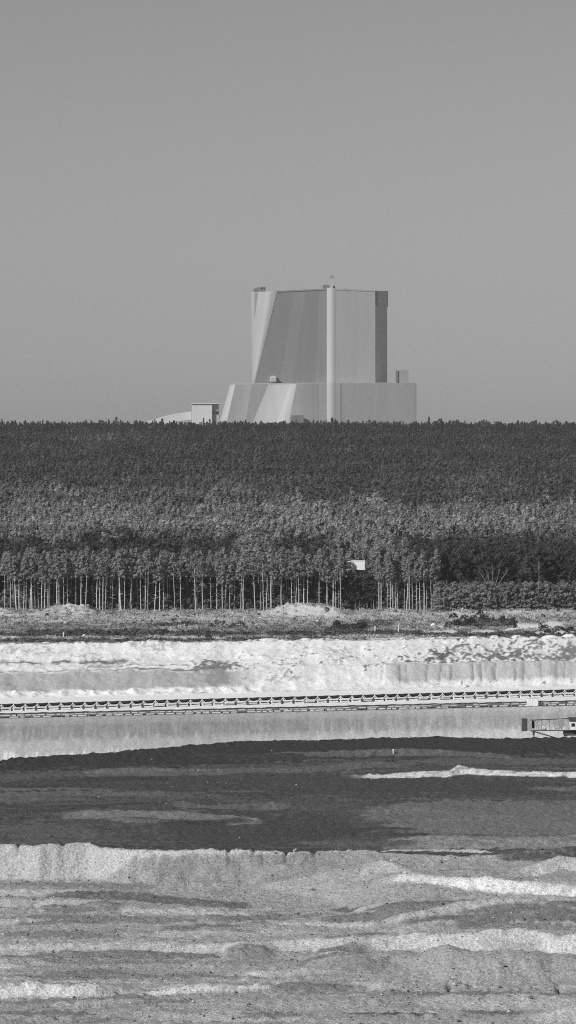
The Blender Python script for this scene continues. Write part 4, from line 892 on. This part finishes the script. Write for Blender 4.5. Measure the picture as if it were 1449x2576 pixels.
heap(678, 1618, 68, 13, 'long white sand heap on the pit rim left of centre', 1); heap(768, 1618, 26, 8, 'small white sand heap on the rim right of the long one', 2)
heap(1192, 1614, 34, 11, 'white sand heap on the right rim, first of the row', 3); heap(1243, 1612, 30, 14, 'pointed white sand heap on the right rim, second of the row', 4); heap(1300, 1612, 32, 12, 'white sand heap on the right rim, third of the row', 5)
heap(1342, 1612, 26, 9, 'low white sand heap on the right rim, fourth of the row', 6); heap(1385, 1611, 46, 14, 'broad white sand heap on the right rim, fifth of the row', 7); heap(1432, 1610, 36, 15, 'white sand heap on the right rim at the picture edge', 8)
heap(115, 1617, 24, 7, 'small white sand heap on the left rim', 9); heap(30, 1618, 30, 5, 'flat white sand heap on the far left rim', 10); heap(172, 1545, 34, 5, 'pale flat sand heap at the foot of the left grassy mound', 11)
def rock(px, py, w, label, seed, z=Zg, mat='stone'):
    d = dof(py, z); x = gx(px, d); r = w / 2 / F * d; zz = ground_h(x, d) if z == Zg else near_h(x, d)
    lump('boulder', x, d, zz - r * .15, r, r, r * 1.3, mat, seed, label, 'boulder', None, .5)
rock(1386, 1526, 13, 'bright white boulder before the right thicket, rightmost', 21); rock(1242, 1524, 11, 'white boulder before the right thicket, left of a close pair', 22); rock(1258, 1525, 11, 'white boulder before the right thicket, right of a close pair', 23)
rock(212, 1601, 11, 'bright white boulder on the track at the left', 24); rock(164, 1568, 7, 'small white boulder on the heath at the left', 25); rock(1090, 1577, 18, 'white boulder among shrubs right of the marker stakes', 26)
rock(580, 1611, 7, 'small white boulder at the rim left of the long sand heap', 27); rock(60, 1563, 5, 'tiny white stone on the far left heath', 28)

# clods and stones strewn over the near spoil: uncountable
n = 13000; y = np.where(RNG.random(n) < .86, RNG.uniform(560, 735, n), RNG.uniform(735, 925, n)); x = RNG.uniform(-1, 1, n) * (y * .073 * 1.2)
Zc, Ac = near(x[None, :], y[None, :]); Zc, Ac = Zc[0] + GRADE * y, Ac[0]
ico = np.array([(0,0,1),(.9,0,.3),(.28,.85,.3),(-.72,.53,.3),(-.72,-.53,.3),(.28,-.85,.3),(0,0,-.6)], float); tri = np.array([(0,1,2),(0,2,3),(0,3,4),(0,4,5),(0,5,1),(6,2,1),(6,3,2),(6,4,3),(6,5,4),(6,1,5)])
r = .05 + RNG.exponential(.045, n); r = np.minimum(r, .5) * np.where(y > 730, .8, 1.0)
sc3 = r[:, None] * RNG.uniform(.7, 1.4, (n, 3)); aa = RNG.uniform(0, 6.28, n)
V = ico[None] * sc3[:, None, :] * RNG.uniform(.75, 1.25, (n, 7, 1)); cx, sx = np.cos(aa)[:, None], np.sin(aa)[:, None]
V = np.stack([V[..., 0] * cx - V[..., 1] * sx + x[:, None], V[..., 0] * sx + V[..., 1] * cx + y[:, None], V[..., 2] + (Zc + r * .25)[:, None]], 2)
Q = (tri[None] + (np.arange(n) * 7)[:, None, None]).reshape(-1, 3)
me = np_mesh('clods', V.reshape(-1, 3), Q, M['soil']); ca = np.where(RNG.random(n) < .10, .62, np.where(RNG.random(n) < .4, Ac * .4, Ac * RNG.uniform(.7, 1.25, n))); attr(me, 'alb', np.repeat(np.clip(ca, .02, .7), 7))
tag(link('clods', me), 'loose clods and stones strewn over the spoil terraces', 'clods', kind='stuff')
